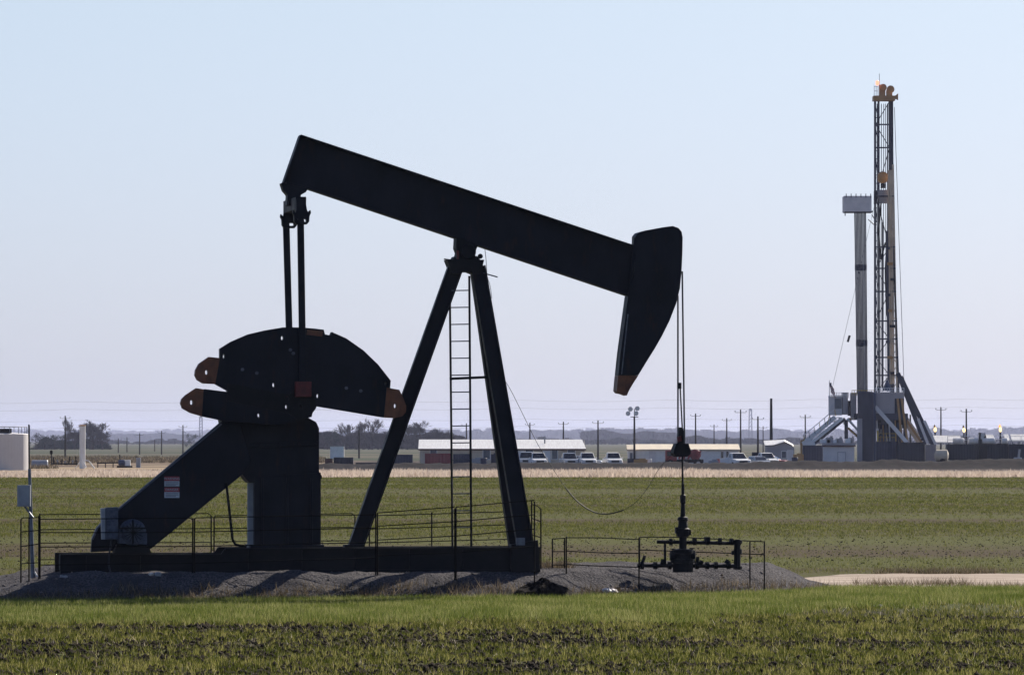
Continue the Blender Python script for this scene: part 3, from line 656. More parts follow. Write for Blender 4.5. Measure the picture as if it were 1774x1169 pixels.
# ------------------------------------------------------------------ wellhead
def pj_world(q): return Vector((XO + q.x * ca - q.y * sa, PY0 + q.x * sa + q.y * ca, q.z + ZB))
base = pj_world(L(1183, 985, 0)); wh = thing("wellhead", "dark wellhead with stuffing box and flow pipes under the horse head", "wellhead", (base.x, base.y, ZB), YAW)
off = L(1183, 985, 0)
def H(px, py, v=0.0): q = L(px, py, v); return Vector((q.x - off.x, q.y - off.y, q.z))
BS = M['black2']; z = lambda py: H(1183, py).z
MB().lathe((0, 0, 0), [(.20, -.04), (.20, z(975)), (.24, z(974)), (.24, z(968)), (.17, z(967)), (.17, z(959)), (.21, z(958)), (.21, z(952)), (.10, z(950))], 16).build("casing_head", BS, wh)
sb = MB().lathe((0, 0, 0), [(.075, z(952)), (.075, z(930)), (.13, z(928)), (.14, z(916)), (.10, z(914)), (.085, z(902)), (.11, z(900)), (.10, z(896)), (.05, z(894)), (.04, z(872)), (.055, z(870)), (.055, z(858)), (.03, z(856)), (.03, z(838))], 14)
sb.box((-.10, 0, z(918)), (.10, .12, .12)); sb.box((.11, 0, z(922)), (.08, .12, .10)); sb.tube((-.06, 0, z(905)), (-.09, 0, z(896)), .015); sb.tube((.06, 0, z(905)), (.09, 0, z(896)), .015)
sb.build("stuffing_box", BS, wh)
for px_, hy in ((1166, 962), (1199, 961)):
    q = H(px_, hy); vb = MB().lathe((q.x, 0, q.z), [(.07, -.06), (.10, -.05), (.10, .05), (.07, .06)], 12, 'x'); vb.tube((q.x, 0, q.z), (q.x, 0, q.z + .13), .02); vb.lathe((q.x, 0, q.z + .13), [(.055, -.01), (.055, .01)], 10); vb.build("side_valve", BS, wh)
pp = MB().tube(H(1138, 938), H(1283, 941), .036, n=8)
for px_, w_, h_ in ((1162, .05, .05), (1203, .08, .06), (1225, .11, .09), (1247, .06, .07), (1267, .07, .05)): q = H(px_, 938); pp.box((q.x, 0, q.z + h_ * .55), (w_, .10, h_)); pp.lathe((q.x, 0, q.z), [(.07, -.03), (.07, .03)], 10, 'x')
pp.build("flow_line", BS, wh)
lp = MB().tube(H(1104, 979), H(1276, 980), .038, n=8)
for px_ in (1112, 1135, 1160, 1207, 1225, 1240, 1262): q = H(px_, 979); lp.lathe((q.x, 0, q.z), [(.075, -.035), (.075, .035)], 10, 'x')
lp.build("lower_line", BS, wh)
for a_, b_, rr in (((1278, 934), (1278, 986), .056), ((1152, 940), (1152, 978), .025), ((1273, 940), (1273, 978), .018)):
    m = MB().tube(H(*a_), H(*b_), rr, n=10)
    if rr > .05: m.lathe(H(1278, 955), [(.085, -.05), (.085, .05)], 10); m.lathe(H(1278, 938), [(.09, -.03), (.09, .03)], 10); m.lathe(H(1278, 983), [(.09, -.03), (.09, .03)], 10); m.box(H(1271, 957), (.08, .08, .08))
    m.build("riser_pipe", BS, wh)
for a_, b_, rr in (((1112, 977), (1117, 962), .035), ((1207, 977), (1209, 964), .04), ((1148, 977), (1149, 968), .05), ((1213, 977), (1216, 971), .05), ((1258, 976), (1262, 970), .055)):
    m = MB().tube(H(*a_), H(*b_), rr, rr * .85, n=8); m.build("valve_handle", BS, wh)

# ------------------------------------------------------------------ pipe fence panels
def fence(label, posts, rails, v, group, hook=None, curl=()):
    """posts: (px, ytop, ybottom); rails: ((px,py),(px,py)); placed on the machine's plane v"""
    bx = [pj_world(L(p[0], p[2], v)) for p in posts]; b0 = bx[0]
    t = thing("fence_panel", label, "fence panel", (b0.x, b0.y, b0.z), YAW, group); o_ = L(posts[0][0], posts[0][2], v)
    T = lambda px, py: Vector(((L(px, py, v) - o_)))
    for (px_, yt, yb_) in posts:
        w_ = pj_world(L(px_, yb_, v)); zg = gz(w_.x, w_.y) - 0.05
        top = T(px_, yt); bot = T(px_, yb_); bot.z = min(bot.z, zg - b0.z) if abs(w_.z - zg) < 0.6 else bot.z
        m = MB().tube(bot, top, 0.0145, n=7); m.build("post", M['pipe'], t)
    for i, rl in enumerate(rails):
        m = MB().path([T(*q) for q in rl], 0.0095, 6); m.build("rail", M['pipe'], t)
    return t
NG = "steel pipe fence panels round the pumpjack"
nv, fv = -2.0, 2.6
fence("short steel pipe gate panel beside the grey meter box post", [(36.5, 899, 1007), (50.5, 897, 1004), (67.5, 893, 1001)], [((36.5, 899), (40, 896.5), (67.5, 896)), ((36.5, 921), (67.5, 918)), ((36.5, 946), (67.5, 942)), ((36.5, 976), (67.5, 974))], nv, NG)
fence("near steel pipe fence panel crossing in front of the motor and control box", [(69.5, 894, 1000), (334, 897, 996)], [((69.5, 899), (330, 897), (334, 900)), ((69.5, 922), (334, 922)), ((69.5, 947), (334, 946)), ((69.5, 978), (334, 975))], nv, NG)
fence("near steel pipe fence panel in front of the gearbox stand", [(337, 897, 996), (651, 886, 1000)], [((337, 899), (340, 896.5), (651, 891)), ((337, 921), (651, 914)), ((337, 946), (651, 939)), ((337, 975), (651, 966))], nv, NG)
fence("near steel pipe fence panel in front of the back post leg and ladder", [(654, 888, 1001), (788, 880, 992)], [((654, 888), (788, 878)), ((654, 911), (788, 903)), ((654, 935), (788, 928)), ((654, 962), (788, 957))], nv, NG)
fence("near steel pipe fence panel ending at the front post legs", [(790, 878, 992), (926, 868, 990)], [((790, 878), (926, 866)), ((790, 903), (926, 891)), ((790, 928), (926, 916)), ((790, 957), (926, 946))], nv, NG)
fence("far steel pipe fence panel seen behind the motor and belt guard", [(69, 889, 985), (366, 893, 984)], [((69, 891), (361, 889), (366, 893)), ((69, 917), (366, 915)), ((69, 940), (366, 939)), ((69, 969), (366, 966))], fv, NG)
fence("far steel pipe fence panel seen between the belt guard and the back post leg", [(371, 897, 984), (615, 894, 984)], [((371, 897), (373, 893), (610, 889), (615, 894)), ((371, 915), (615, 913)), ((371, 938), (615, 936)), ((371, 965), (615, 963))], fv, NG)
fence("far steel pipe fence panel seen through the A frame of post legs", [(640, 893, 984), (748, 887, 984), (900, 884, 984)], [((640, 893), (748, 890), (900, 885)), ((640, 916), (900, 908)), ((640, 940), (900, 933)), ((640, 965), (900, 960))], fv, NG)
fence("short steel pipe fence panel at the skid end with a rounded corner", [(921, 866, 985), (937, 880, 982)], [((921, 873), (931, 876), (937, 882)), ((921, 897), (937, 903)), ((921, 925), (937, 931)), ((921, 952), (937, 957))], 1.0, NG)
WG = "steel pipe fence panels round the wellhead"
fence("short low pipe fence panel between the skid end and the wellhead fence", [(957, 932, 986), (978, 931, 986)], [((957, 933), (978, 932)), ((957, 955), (978, 955)), ((957, 978), (978, 978))], 0.6, WG)
fence("low pipe fence panel with drooping rails left of the wellhead", [(981, 929, 987), (1107, 931, 984)], [((981, 931), (1040, 931), (1107, 934)), ((981, 954), (1040, 957), (1107, 958)), ((981, 977), (1040, 980), (1107, 982))], -0.6, WG)
fence("low pipe fence panel behind the wellhead flow pipes", [(1108, 930, 983), (1299, 938, 984), (1324, 937, 984)], [((1108, 930), (1180, 930), (1324, 938)), ((1108, 952), (1324, 960))], 0.9, WG)

# ------------------------------------------------------------------ meter post
q = P(54, 1003, 132.6); mp_ = thing("meter_post", "blue grey metal post with a pale meter box at the left end of the pad", "meter post", (q.x, q.y, gz(q.x, q.y) - 0.04))
rel = lambda px, py, dy=0: P(px, py, 132.6 + dy) - Vector(mp_.location)
A = rel(57, 1003); A.z = 0
MB().tube(A, rel(51, 812), 0.042, 0.03, n=10).build("post", M['pole_blue'], mp_)
m = MB(); a_, b_ = rel(31, 840), rel(53.5, 877); m.box(((a_.x + b_.x) / 2, -.12, (a_.z + b_.z) / 2), (b_.x - a_.x, .14, a_.z - b_.z)); bx_ = m.build("meter_box", M['greybox'], mp_, 0.008)
m = MB(); m.box(((a_.x + b_.x) / 2 + .02, -.197, (a_.z + b_.z) / 2), ((b_.x - a_.x) * .72, .012, (a_.z - b_.z) * .86)); m.build("box_door", M['greybox'], bx_)
MB().path([rel(43, 877, -.1), rel(48, 884, -.08), rel(58, 897, -.06)], 0.02).build("conduit", M['pole_blue'], mp_)
MB().path([rel(60, 990, -.1), rel(66, 1001, -.1)], 0.018).build("ground_clamp", M['white'], mp_)
MB().tube(rel(50, 735, .3), rel(50.4, 812, .3), 0.014, n=6).build("riser_rod", M['pipe'], mp_)

# ------------------------------------------------------------------ small stuff on the pad
def blob(name, label, cat, px, py, Y, r, m, n=26, flat=.6, seed=1, parts=3):
    rr = np.random.default_rng(seed); p = P(px, py, Y); t = MB()
    for k in range(parts):
        c = Vector((rr.normal(0, r * .7), rr.normal(0, r * .3), r * .3 * rr.random())); nn, mm = 8, 5; vs = []
        for i in range(mm + 1):
            for j in range(nn):
                th = math.pi * i / mm; ph = 2 * math.pi * j / nn; q = r * (0.55 + .6 * rr.random()) if 0 < i < mm else r * .7
                vs.append((c.x + q * math.sin(th) * math.cos(ph), c.y + q * math.sin(th) * math.sin(ph), c.z + flat * q * math.cos(th)))
        t.add(vs, [(i * nn + j, i * nn + (j + 1) % nn, (i + 1) * nn + (j + 1) % nn, (i + 1) * nn + j) for i in range(mm) for j in range(nn)])
    o = t.build(name, m); o.location = (p.x, p.y, max(p.z, gz(p.x, p.y)) if Y < 140 else 0); return tag(o, label, cat)
def on_pad(px, py):   # depth at which this pixel meets the pad or field
    for Y in np.arange(120, 145, 0.05):
        p = P(px, py, Y)
        if p.z <= max(0, float(mound_z(np.array([p.x]), np.array([p.y]))[0])) + 0.01: return Y
    return 132.0
blob("plastic_bag", "crumpled white plastic bag caught in the weeds below the pad", "bag", 1056, 1025, on_pad(1056, 1026) - .35, 0.10, M['rag'], seed=4, parts=4)
blob("pale_stone", "small white stone at the pad foot below the wellhead", "stone", 1181, 1028, on_pad(1181, 1029) - .1, 0.04, M['rag'], seed=6, parts=2)
blob("pale_stone", "lone white stone in the green strip below the dirt road", "stone", 1521, 1049, on_pad(1521, 1050), 0.04, M['rag'], seed=8, parts=2)
blob("pale_stone", "white stone on the verge just below the dirt road", "stone", 1583, 1031, on_pad(1583, 1032), 0.035, M['rag'], seed=9, parts=2)
blob("crumpled_rag", "twisted white rag lying under the near skid rail", "rag", 263, 995, on_pad(263, 998) - .1, 0.05, M['rag'], seed=12, parts=3)
blob("plastic_jug", "small blue grey jug lying by the skid next to the white rag", "jug", 270, 995, on_pad(270, 1000) - .1, 0.07, M['greybox'], seed=14, parts=2)
blob("scrap_lump", "small pale scrap by the left end of the skid", "scrap", 112, 999, on_pad(112, 1001) - .1, 0.05, M['greybox'], seed=15, parts=2)
# heap of dark soil at the front of the pad
hp = MB(); p = P(940, 1027, 130.6); nn, mm = 48, 14; vs = []
for i in range(mm + 1):
    for j in range(nn):
        rr = i / mm; a_ = 2 * math.pi * j / nn; ex, ey = 0.72 * rr * math.cos(a_), 0.7 * rr * math.sin(a_)
        hz = 0.33 * (1 - rr ** 2.3) * (0.75 + 0.5 * float(vnoise(np.array([ex * 4 + 9]), np.array([ey * 4 + 9]), 91)[0])) + 0.05 * random.random() * (1 - rr) - 0.03
        vs.append((ex * (1.05 if ex > 0 else 1.0), ey, hz))
hp.add(vs, [(i * nn + j, i * nn + (j + 1) % nn, (i + 1) * nn + (j + 1) % nn, (i + 1) * nn + j) for i in range(mm) for j in range(nn)])
ho = hp.build("soil_heap", M['soil']); ho.location = (p.x, p.y, 0.0 + gz(p.x, p.y - .3) * .6); tag(ho, "low heap of dark soil on the front of the gravel pad below the skid end", "soil heap")

# ================================================================== the yard far behind
def size(px, Y): return px / F * Y
def gp(px, Y, z=0.0): return (X(px, Y), Y, z)

# ---- long office trailer
def building(name, label, cat, px0, px1, Y, ytop_wall, roof_in, ridge, wall, roof, trim, deep=5.0, flat=False):
    x0, x1 = X(px0, Y), X(px1, Y); t = thing(name, label, cat, (x0, Y, 0)); w = x1 - x0
    hz = P(px0, ytop_wall, Y).z; rz_ = P(px0, ridge, Y + deep / 2).z
    MB().box((w / 2, deep / 2, hz / 2), (w, deep, hz)).build("wall", wall, t)
    ri = size(roof_in, Y)
    if flat:
        MB().box((w / 2, deep / 2, hz + (rz_ - hz) / 2 + .003), (w + .3, deep + .3, rz_ - hz)).build("roof", roof, t)
    else:
        m = MB(); v = [(-.15, -.25, hz), (w + .15, -.25, hz), (w + .15 - ri, deep / 2, rz_), (-.15 - 0 * ri, deep / 2, rz_), (w + .15, deep + .25, hz), (-.15, deep + .25, hz)]
        m.add(v, [(0, 1, 2, 3), (3, 2, 4, 5)]); m.add([(a, b_, c_ - .06) for a, b_, c_ in v], [(3, 2, 1, 0), (5, 4, 2, 3)])
        m.build("roof", roof, t)
        for xx in (0.0, w - .02):
            MB().add([(xx, 0, hz), (xx, deep, hz), (xx, deep / 2, rz_ - .05), (xx + .02, 0, hz), (xx + .02, deep, hz), (xx + .02, deep / 2, rz_ - .05)], [(0, 1, 2), (5, 4, 3), (0, 3, 5, 2), (1, 4, 5, 2)]).build("gable", wall, t)
    MB().box((w / 2, -.18, hz - .09), (w + .3, .1, .18)).build("fascia", trim, t)
    return t, w, hz
def opening(t, x, z0, z1, w, m, name="window", fr=M['white']):
    o = MB().box((x, -.03, (z0 + z1) / 2), (w + .16, .05, z1 - z0 + .16)).build(name, fr, t)
    MB().box((x, -.062, (z0 + z1) / 2), (w, .02, z1 - z0)).build("pane", m, o); return o

Y = 790.0
t, w, hz = building("office_trailer", "very long cream office trailer with a pale sheet roof and brown fascia", "trailer", 727, 1013, Y, 777, 6, 761, M['cream'], M['roofw'], M['brown'], 11.0)
s_ = lambda px: X(px, Y) - X(727, Y)
for px_, ww in ((843, .75), (917, .8), (990, .8), (751, .7), (877, .6), (961, .6)): opening(t, s_(px_), 0.9, 2.0, ww, M['window'])
for px_ in (902, 947): opening(t, s_(px_), 0.15, 2.0, .9, M['white'], "door", M['cream'])
vp = MB().tube((s_(944), 3, 2.6), (s_(944), 3, 3.5), .08); vp.build("roof_vent", M['pole_blue'], t)
# ---- second long white trailer
Y = 800.0
t, w, hz = building("bunkhouse_trailer", "long white bunkhouse trailer with a cream roof edge behind the horse head rods", "trailer", 1101, 1280, Y, 778, 1, 769, M['white'], M['roofcream'], M['cream'], 9)
for px_ in (1251, 1260): opening(t, X(px_, Y) - X(1101, Y), 1.0, 1.75, .26, M['glass'])
opening(t, X(1130, Y) - X(1101, Y), 0.15, 1.9, .8, M['greywall'], "door", M['white'])
t, w, hz = building("site_trailer", "short white site trailer end standing left of the bunkhouse", "trailer", 1088, 1099, 798, 778, 0, 770, M['white'], M['roofcream'], M['cream'], 4)
opening(t, w / 2, .9, 1.6, .3, M['window'])
# ---- gabled grey shed
Y = 830.0
t = thing("shed", "small grey shed with a pale gable roof behind the red car", "shed", gp(1326, Y)); S = lambda px, py, dy=0: Vector((X(px, Y) - X(1326, Y), dy, P(px, py, Y).z))
m = MB(); m.prism([(S(1327, 0).x, 0), (S(1376, 0).x, 0), (S(1376, 775).x, S(0, 775).z), (S(1360, 766).x, S(0, 765).z), (S(1340, 771).x, S(0, 771).z), (S(1327, 772).x, S(0, 772).z)], 0, 4); m.build("wall", M['riggrey'], t)
m = MB(); A = [S(1325, 771, -.2), S(1340, 770.5, -.2), S(1359, 764.5, -.2), S(1375, 772, -.2)]; B = [S(1325, 763, 4.2), S(1346, 762, 4.2), S(1361, 761, 4.2), S(1376, 769, 4.2)]
m.add(A + B, [(0, 1, 5, 4), (1, 2, 6, 5), (2, 3, 7, 6)]); m.add([q - Vector((0, 0, .12)) for q in A + B], [(4, 5, 1, 0), (5, 6, 2, 1), (6, 7, 3, 2)]); m.build("roof", M['roofw'], t)
opening(t, S(1358, 0).x, .9, 1.7, .5, M['window']); opening(t, S(1369, 0).x, .1, 1.8, .6, M['greywall'], "door")

# ---- shipping / storage boxes
def container(name, label, px0, px1, py0, py1, Y, m, deep=2.6, cat="container", rail=0, rz=0.0):
    x0, x1 = X(px0, Y), X(px1, Y); w = x1 - x0; z1 = P(px0, py0, Y).z; z0 = max(0, P(px0, py1, Y).z)
    t = thing(name, label, cat, (x0, Y, 0), rz); h = z1 - z0
    mb = MB(); k = max(6, int(w / 0.35)); mb.box((w / 2, deep / 2, z0 + h / 2), (w - .06, deep - .06, h - .06))
    mb.build("body", m, t)
    rb = MB()
    vs = []; 
    for i in range(k * 2 + 1):
        xx = .08 + (w - .16) * i / (k * 2); yy_ = 0.0 if i % 2 else 0.025
        vs += [(xx, yy_, z0 + .1), (xx, yy_, z1 - .1)]
    rb.add(vs, [(2 * i, 2 * i + 2, 2 * i + 3, 2 * i + 1) for i in range(k * 2)]); rb.build("corrugated_side", m, t)
    fr = MB()
    for xx in (.05, w - .05): fr.box((xx, -.015, z0 + h / 2), (.1, .1, h + .01))
    for zz_ in (z0 + .05, z1 - .05): fr.box((w / 2, -.017, zz_), (w - .2, .09, .1))
    fr.build("frame", m, t)
    if rail:
        rl = MB(); k = max(2, int(w / 1.6))
        for i in range(k + 1): rl.tube((.1 + (w - .2) * i / k, .1, z1), (.1 + (w - .2) * i / k, .1, z1 + 1.05), .035, n=5)
        for zz_ in (z1 + .55, z1 + 1.05): rl.tube((.1, .1, zz_), (w - .1, .1, zz_), .03, n=5)
        rl.build("handrail", M['yellow'] if rail == 2 else M['rigpale'], t)
    return t
container("storage_container", "dark navy storage container with tan roof edge left of the leaning post leg", 578, 612, 792, 812, 770, M['navy'])
container("storage_container", "small brown box with pale edges at the left end of the dark container row", 563, 576, 794, 812, 768, M['brown'])
container("low_skid_tank", "low dark skid tank beside the navy container", 616, 654, 801, 812, 772, M['navy'], cat="tank")
container("storage_container", "dark blue storage unit right of the leaning post leg", 683, 715, 787, 810, 775, M['bluec'])
container("flatbed_load", "dull red box trailer parked in front of the long cream trailer", 736, 783, 785, 812, 774, M['red'], cat="box trailer")
container("flatbed_load", "dark blue box trailer behind the ladder in front of the long trailer", 785, 814, 786, 812, 774, M['bluec'], cat="box trailer")
container("low_pallets", "low pale pallet stack along the foot of the long trailer", 741, 790, 803, 814, 762, M['greybox'], cat="pallets")
container("storage_container", "dark teal box container between the white trucks near the shed", 1303, 1321, 783, 803, 790, M['navy'])
container("white_container", "white roofed low building glimpsed behind the bare trees", 572, 596, 773, 795, 1150, M['white'], cat="building")

# ---- vehicles
def vehicle(label, px, Y, rz, paint, kind="pickup", wscale=1.0, group="vehicles parked in front of the trailers", name="pickup_truck", cat="pickup truck"):
    t = thing(name, label, cat, gp(px, Y), rz, group); t.scale = (.92, .92, .88 + .08 * ((px * 7) % 5) / 5); W_ = 1.95 * wscale; ln = 5.4 if kind == "pickup" else 4.7; h0 = .45
    hood, top = (1.05, 1.85) if kind != "car" else (.88, 1.45)
    def loft(secs, m, nm):
        vs, fs = [], []
        for (yy_, hw0, hw1, z0, z1) in secs: vs += [(-hw0, yy_, z0), (hw0, yy_, z0), (hw1, yy_, z1), (-hw1, yy_, z1)]
        for i in range(len(secs) - 1):
            for j in range(4): fs.append((4 * i + j, 4 * i + (j + 1) % 4, 4 * i + 4 + (j + 1) % 4, 4 * i + 4 + j))
        fs += [(3, 2, 1, 0), tuple(range(4 * len(secs) - 4, 4 * len(secs)))]
        return MB().add(vs, fs).build(nm, m, t, 0.05)
    h = W_ / 2
    loft([(0, h * .86, h * .82, h0, hood - .12), (.25, h * .97, h * .9, h0, hood - .02), (1.5, h, h * .95, h0, hood + .06), (ln - .3, h, h * .97, h0, hood + .06), (ln, h * .95, h * .93, h0 + .1, hood)], paint, "body")
    c0, c1 = (1.35, 3.5) if kind == "pickup" else (1.25, ln - .15)
    cabin = loft([(c0, h * .9, h * .88, hood, hood + .08), (c0 + .75, h * .88, h * .72, hood, top - .03), (c1 - .6, h * .88, h * .72, hood, top), (c1, h * .88, h * .75, hood, hood + .25)], paint, "cabin")
    # windscreen sits on the sloping front
    a, b_ = h * .80, h * .66
    ws = MB().add([(-a, c0 + .03, hood + .13), (a, c0 + .03, hood + .13), (b_, c0 + .66, top - .10), (-b_, c0 + .66, top - .10)], [(0, 1, 2, 3)]).add([(-a, c0 + .01, hood + .16), (a, c0 + .01, hood + .16), (b_, c0 + .63, top - .07), (-b_, c0 + .63, top - .07)], [(0, 1, 2, 3)])
    ws.build("windscreen", M['glass'], t)
    for s in (-1, 1):
        m = MB().add([(s * (h * .885), c0 + .7, hood + .1), (s * (h * .885), c1 - .5, hood + .1), (s * (h * .755), c1 - .7, top - .12), (s * (h * .755), c0 + .95, top - .12)], [(0, 1, 2, 3)])
        m.add([(s * (h * .9), c0 + .7, hood + .1), (s * (h * .9), c1 - .5, hood + .1), (s * (h * .77), c1 - .7, top - .12), (s * (h * .77), c0 + .95, top - .12)], [(0, 1, 2, 3)]); m.build("side_window", M['glass'], t)
        MB().box((s * h * .66, -.01, hood - .24), (.32, .06, .17)).build("headlight", M['lampg'], t)
        MB().box((s * (h + .09), c0 + .35, hood + .12), (.18, .1, .18)).build("wing_mirror", paint, t)
        for yy_ in (.95, ln - 1.05):
            wo = MB().lathe((s * (h - .12), yy_, .37), [(.30, -.12), (.37, -.09), (.37, .09), (.30, .12)], 16, 'x').build("tyre", M['tyre'], t)
            MB().lathe((s * (h + .004), yy_, .37), [(.2, -.02), (.2, .012)], 12, 'x').build("rim", M['rim'], wo)
    MB().box((0, -.02, hood - .27), (h * .95, .05, .24)).build("grille", M['glass'], t)
    MB().box((0, -.05, .55), (W_ * .96, .12, .2)).build("bumper", M['rim'] if kind != "car" else paint, t)
    return t
vehicle("white pickup facing forward in front of the long trailer right of the post legs", 936, 764, 0.11, M['white'])
vehicle("pale blue grey pickup half hidden in front of the left trailer window", 912, 768, 0.0, M['silver'])
vehicle("silver pickup parked below the right end of the long trailer", 990, 768, 0.11, M['silver'])
vehicle("white pickup just past the right end of the long trailer", 1021, 766, 0.11, M['white'])
vehicle("dark small car between the two white pickups", 1046, 772, 1.2, M['silver'], "car", .9, name="parked_car", cat="car")
vehicle("white pickup standing near the floodlight mast", 1066, 766, 0.11, M['white'])
vehicle("white and tan pickup at the right end of the bunkhouse trailer", 1288, 760, 0.3, M['white'], wscale=1.1)
vehicle("white pickup next to the red car and shed", 1338, 768, 0.3, M['white'])
vehicle("small silver car tucked beside the dark teal container", 1325, 764, 0.3, M['silver'], "car", .9, name="parked_car", cat="car")
vehicle("red car parked below the grey shed", 1366, 776, 1.2, M['red'], "car", 1.0, name="parked_car", cat="car")
# red and white service truck behind the carrier bar
t = thing("service_truck", "red and white service truck seen behind the carrier bar of the pumpjack", "truck", gp(1152, 766)); S = lambda px: X(px, 766) - X(1152, 766)
MB().box((S(1186), 1.5, .75), (S(1218), 2.2, .35)).build("chassis", M['tyre'], t)
MB().box((S(1163), 1.5, 1.35), (S(1172), 2.3, 1.2)).build("cab", M['red'], t, .08)
MB().box((S(1163), .32, 1.55), (S(1166), .06, .5)).build("windscreen", M['glass'], t)
m = MB()
for k in range(5): m.beam((S(1176 + k * 8), .35, .95), (S(1182 + k * 8), .35, 1.9), .22, .1)
m.build("rack_frame", M['red'], t)
MB().box((S(1197), 1.6, 1.35), (S(1186), 1.8, .85)).build("white_load", M['white'], t, .05)
MB().lathe((S(1205), .9, 1.45), [(.55, -.3), (.62, -.2), (.62, .2), (.55, .3)], 18, 'y').build("hose_reel", M['red'], t)
for k in (1161, 1185, 1210):
    for yy_ in (.5, 2.5):
        wo = MB().lathe((S(k), yy_, .5), [(.42, -.15), (.5, -.1), (.5, .1), (.42, .15)], 16, 'y').build("tyre", M['tyre'], t)
        MB().lathe((S(k), yy_ - .155, .5), [(.22, -.02), (.22, .02)], 10, 'y').build("rim", M['rim'], wo)

# loose yard clutter
def barrel(px, Y, h, m, label):
    o = MB().lathe((0, 0, 0), [(h * .31, 0), (h * .33, h * .04), (h * .31, h * .33), (h * .33, h * .36), (h * .31, h * .66), (h * .33, h * .7), (h * .33, h * .96), (h * .30, h)], 14).build("drum", m); o.location = gp(px, Y); tag(o, label, "drum", "loose drums and crates in the yard")
def crate(px, Y, w_, h_, m, label):
    o = MB().box((0, 0, h_ / 2 + .12), (w_, .9, h_)).box((-w_ * .4, 0, .06), (.12, .9, .119)).box((w_ * .4, 0, .06), (.12, .9, .119)).box((w_ * .12, 0, h_ + .18), (w_ * .5, .6, .12)).build("crate", m, None, .02); o.location = gp(px, Y); tag(o, label, "crate", "loose drums and crates in the yard")
crate(826, 762, 1.3, .9, M['greybox'], "grey crate right of the ladder foot line by the long trailer")
barrel(838, 761, 1.1, M['bluec'], "dark blue drum below the left window of the long trailer")
crate(857, 763, .8, 1.4, M['navy'], "tall narrow dark crate left of the front post legs")
crate(1110, 764, 1.5, .8, M['crown'], "low ochre crate at the foot of the floodlight mast")
barrel(1124, 766, 1.0, M['white'], "white drum just right of the floodlight mast")
crate(1236, 762, 1.1, .7, M['greybox'], "grey crate below the middle of the bunkhouse")
barrel(1246, 763, 1.0, M['red'], "small red drum below the bunkhouse windows")
crate(1258, 762, 1.4, .9, M['rigpale'], "pale crate between the bunkhouse and the white and tan pickup")
crate(1383, 800, 1.2, 1.3, M['crown'], "ochre crate left of the rig stairs foot")
barrel(1377, 790, 1.1, M['bluec'], "dark blue drum right of the red car")

# ---- left: tank, standpipe, clutter
Y = 700.0
cx = X(-22, Y); rr = size(67, Y); zt = P(0, 752, Y).z
t = thing("storage_tank", "big beige storage tank with a roof railing at the left edge", "tank", (cx, Y + rr, 0))
MB().lathe((0, 0, 0), [(rr, 0), (rr, zt), (rr * .97, zt + .06), (.2, zt + .35)], 64).build("shell", M['tank'], t, smooth=False)
m = MB(); k = 40
for i in range(k):
    a_ = 2 * math.pi * i / k; b2 = 2 * math.pi * (i + 1) / k
    m.tube((rr * .96 * math.cos(a_), rr * .96 * math.sin(a_), zt + .75), (rr * .96 * math.cos(b2), rr * .96 * math.sin(b2), zt + .75), .04, n=5)
    if i % 2 == 0: m.tube((rr * .96 * math.cos(a_), rr * .96 * math.sin(a_), zt), (rr * .96 * math.cos(a_), rr * .96 * math.sin(a_), zt + .75), .035, n=5)
m.build("roof_railing", M['pole_blue'], t)
m = MB(); m.box((size(30, Y), -rr + 1.5, zt + .35), (1.2, .6, .45)); m.build("thief_hatch", M['pipe'], t)
ldt = MB()
for s in (-.25, .25): ldt.tube((rr * .98 + .25, -rr * .3 + s, 0), (rr * .98 + .25, -rr * .3 + s, zt + .9), .03, n=5)
ldt.build("tank_ladder", M['pole_blue'], t)
Y = 745.0
t = thing("standpipe", "tall white standpipe with a braced foot on the rough ground at left", "standpipe", gp(143, Y)); zt = P(0, 738, Y).z
MB().lathe((0, 0, 0), [(.32, 0), (.32, zt - .1), (.34, zt - .1), (.34, zt)], 16).build("pipe", M['white'], t)
MB().lathe((0, 0, zt), [(.36, 0.001), (.36, .12), (.1, .14)], 16).build("cap", M['crown'], t)
m = MB().tube((-.15, -.5, 1.1), (.5, -1.0, .1), .05); m.build("brace", M['white'], t); MB().tube((-.15, .3, 1.0), (-.8, .6, 0), .05).build("brace", M['white'], t)
MB().path([(.33, 0, .9), (.7, 0, .8), (1.1, 0, .25), (1.3, 0, 0)], .07, 6).build("side_pipe", M['greybox'], t)
Y = 770.0
t = thing("pipe_manifold", "dark jumble of pipework on the ground left of the white standpipe", "pipework", gp(112, Y))
rr_ = np.random.default_rng(5); m = MB().tube((-1.4, 0, .45), (1.6, 0, .4), .09)
m.build("header_pipe", M['pipe'], t)
for k in range(7):
    xx = -1.2 + k * .42; q = MB().tube((xx, 0, .4), (xx + rr_.normal(0, .1), 0, .75 + .5 * rr_.random()), .07); q.lathe((xx, 0, .7), [(.16, -.04), (.16, .04)], 10); q.build("valve", M['pole_blue'] if k % 2 else M['pipe'], t)
t = thing("pipe_run", "dark pipe run lying on the rough ground right of the standpipe", "pipework", gp(168, Y))
MB().tube((0, 0, .5), (size(42, Y), 0, .55), .07).build("pipe", M['pipe'], t)
for k in range(4): MB().box((.1 + k * .85, 0, .25), (.1, .1, .5)).build("support", M['pipe'], t)
t = thing("pump_skid", "small blue and white pump on the rough ground at left", "pump", gp(213, Y))
MB().lathe((-.1, 0, .55), [(.2, -.4), (.34, -.35), (.34, .3), (.2, .4)], 14, 'x').build("pump_body", M['rigblue'], t); MB().box((.55, 0, .5), (.6, .5, .7)).build("engine_box", M['white'], t, .05); MB().box((.2, 0, .1), (1.7, .7, .2)).build("skid", M['pipe'], t)
MB().tube((-.3, 0, .8), (-.36, 0, 1.45), .05).build("exhaust", M['pipe'], t)
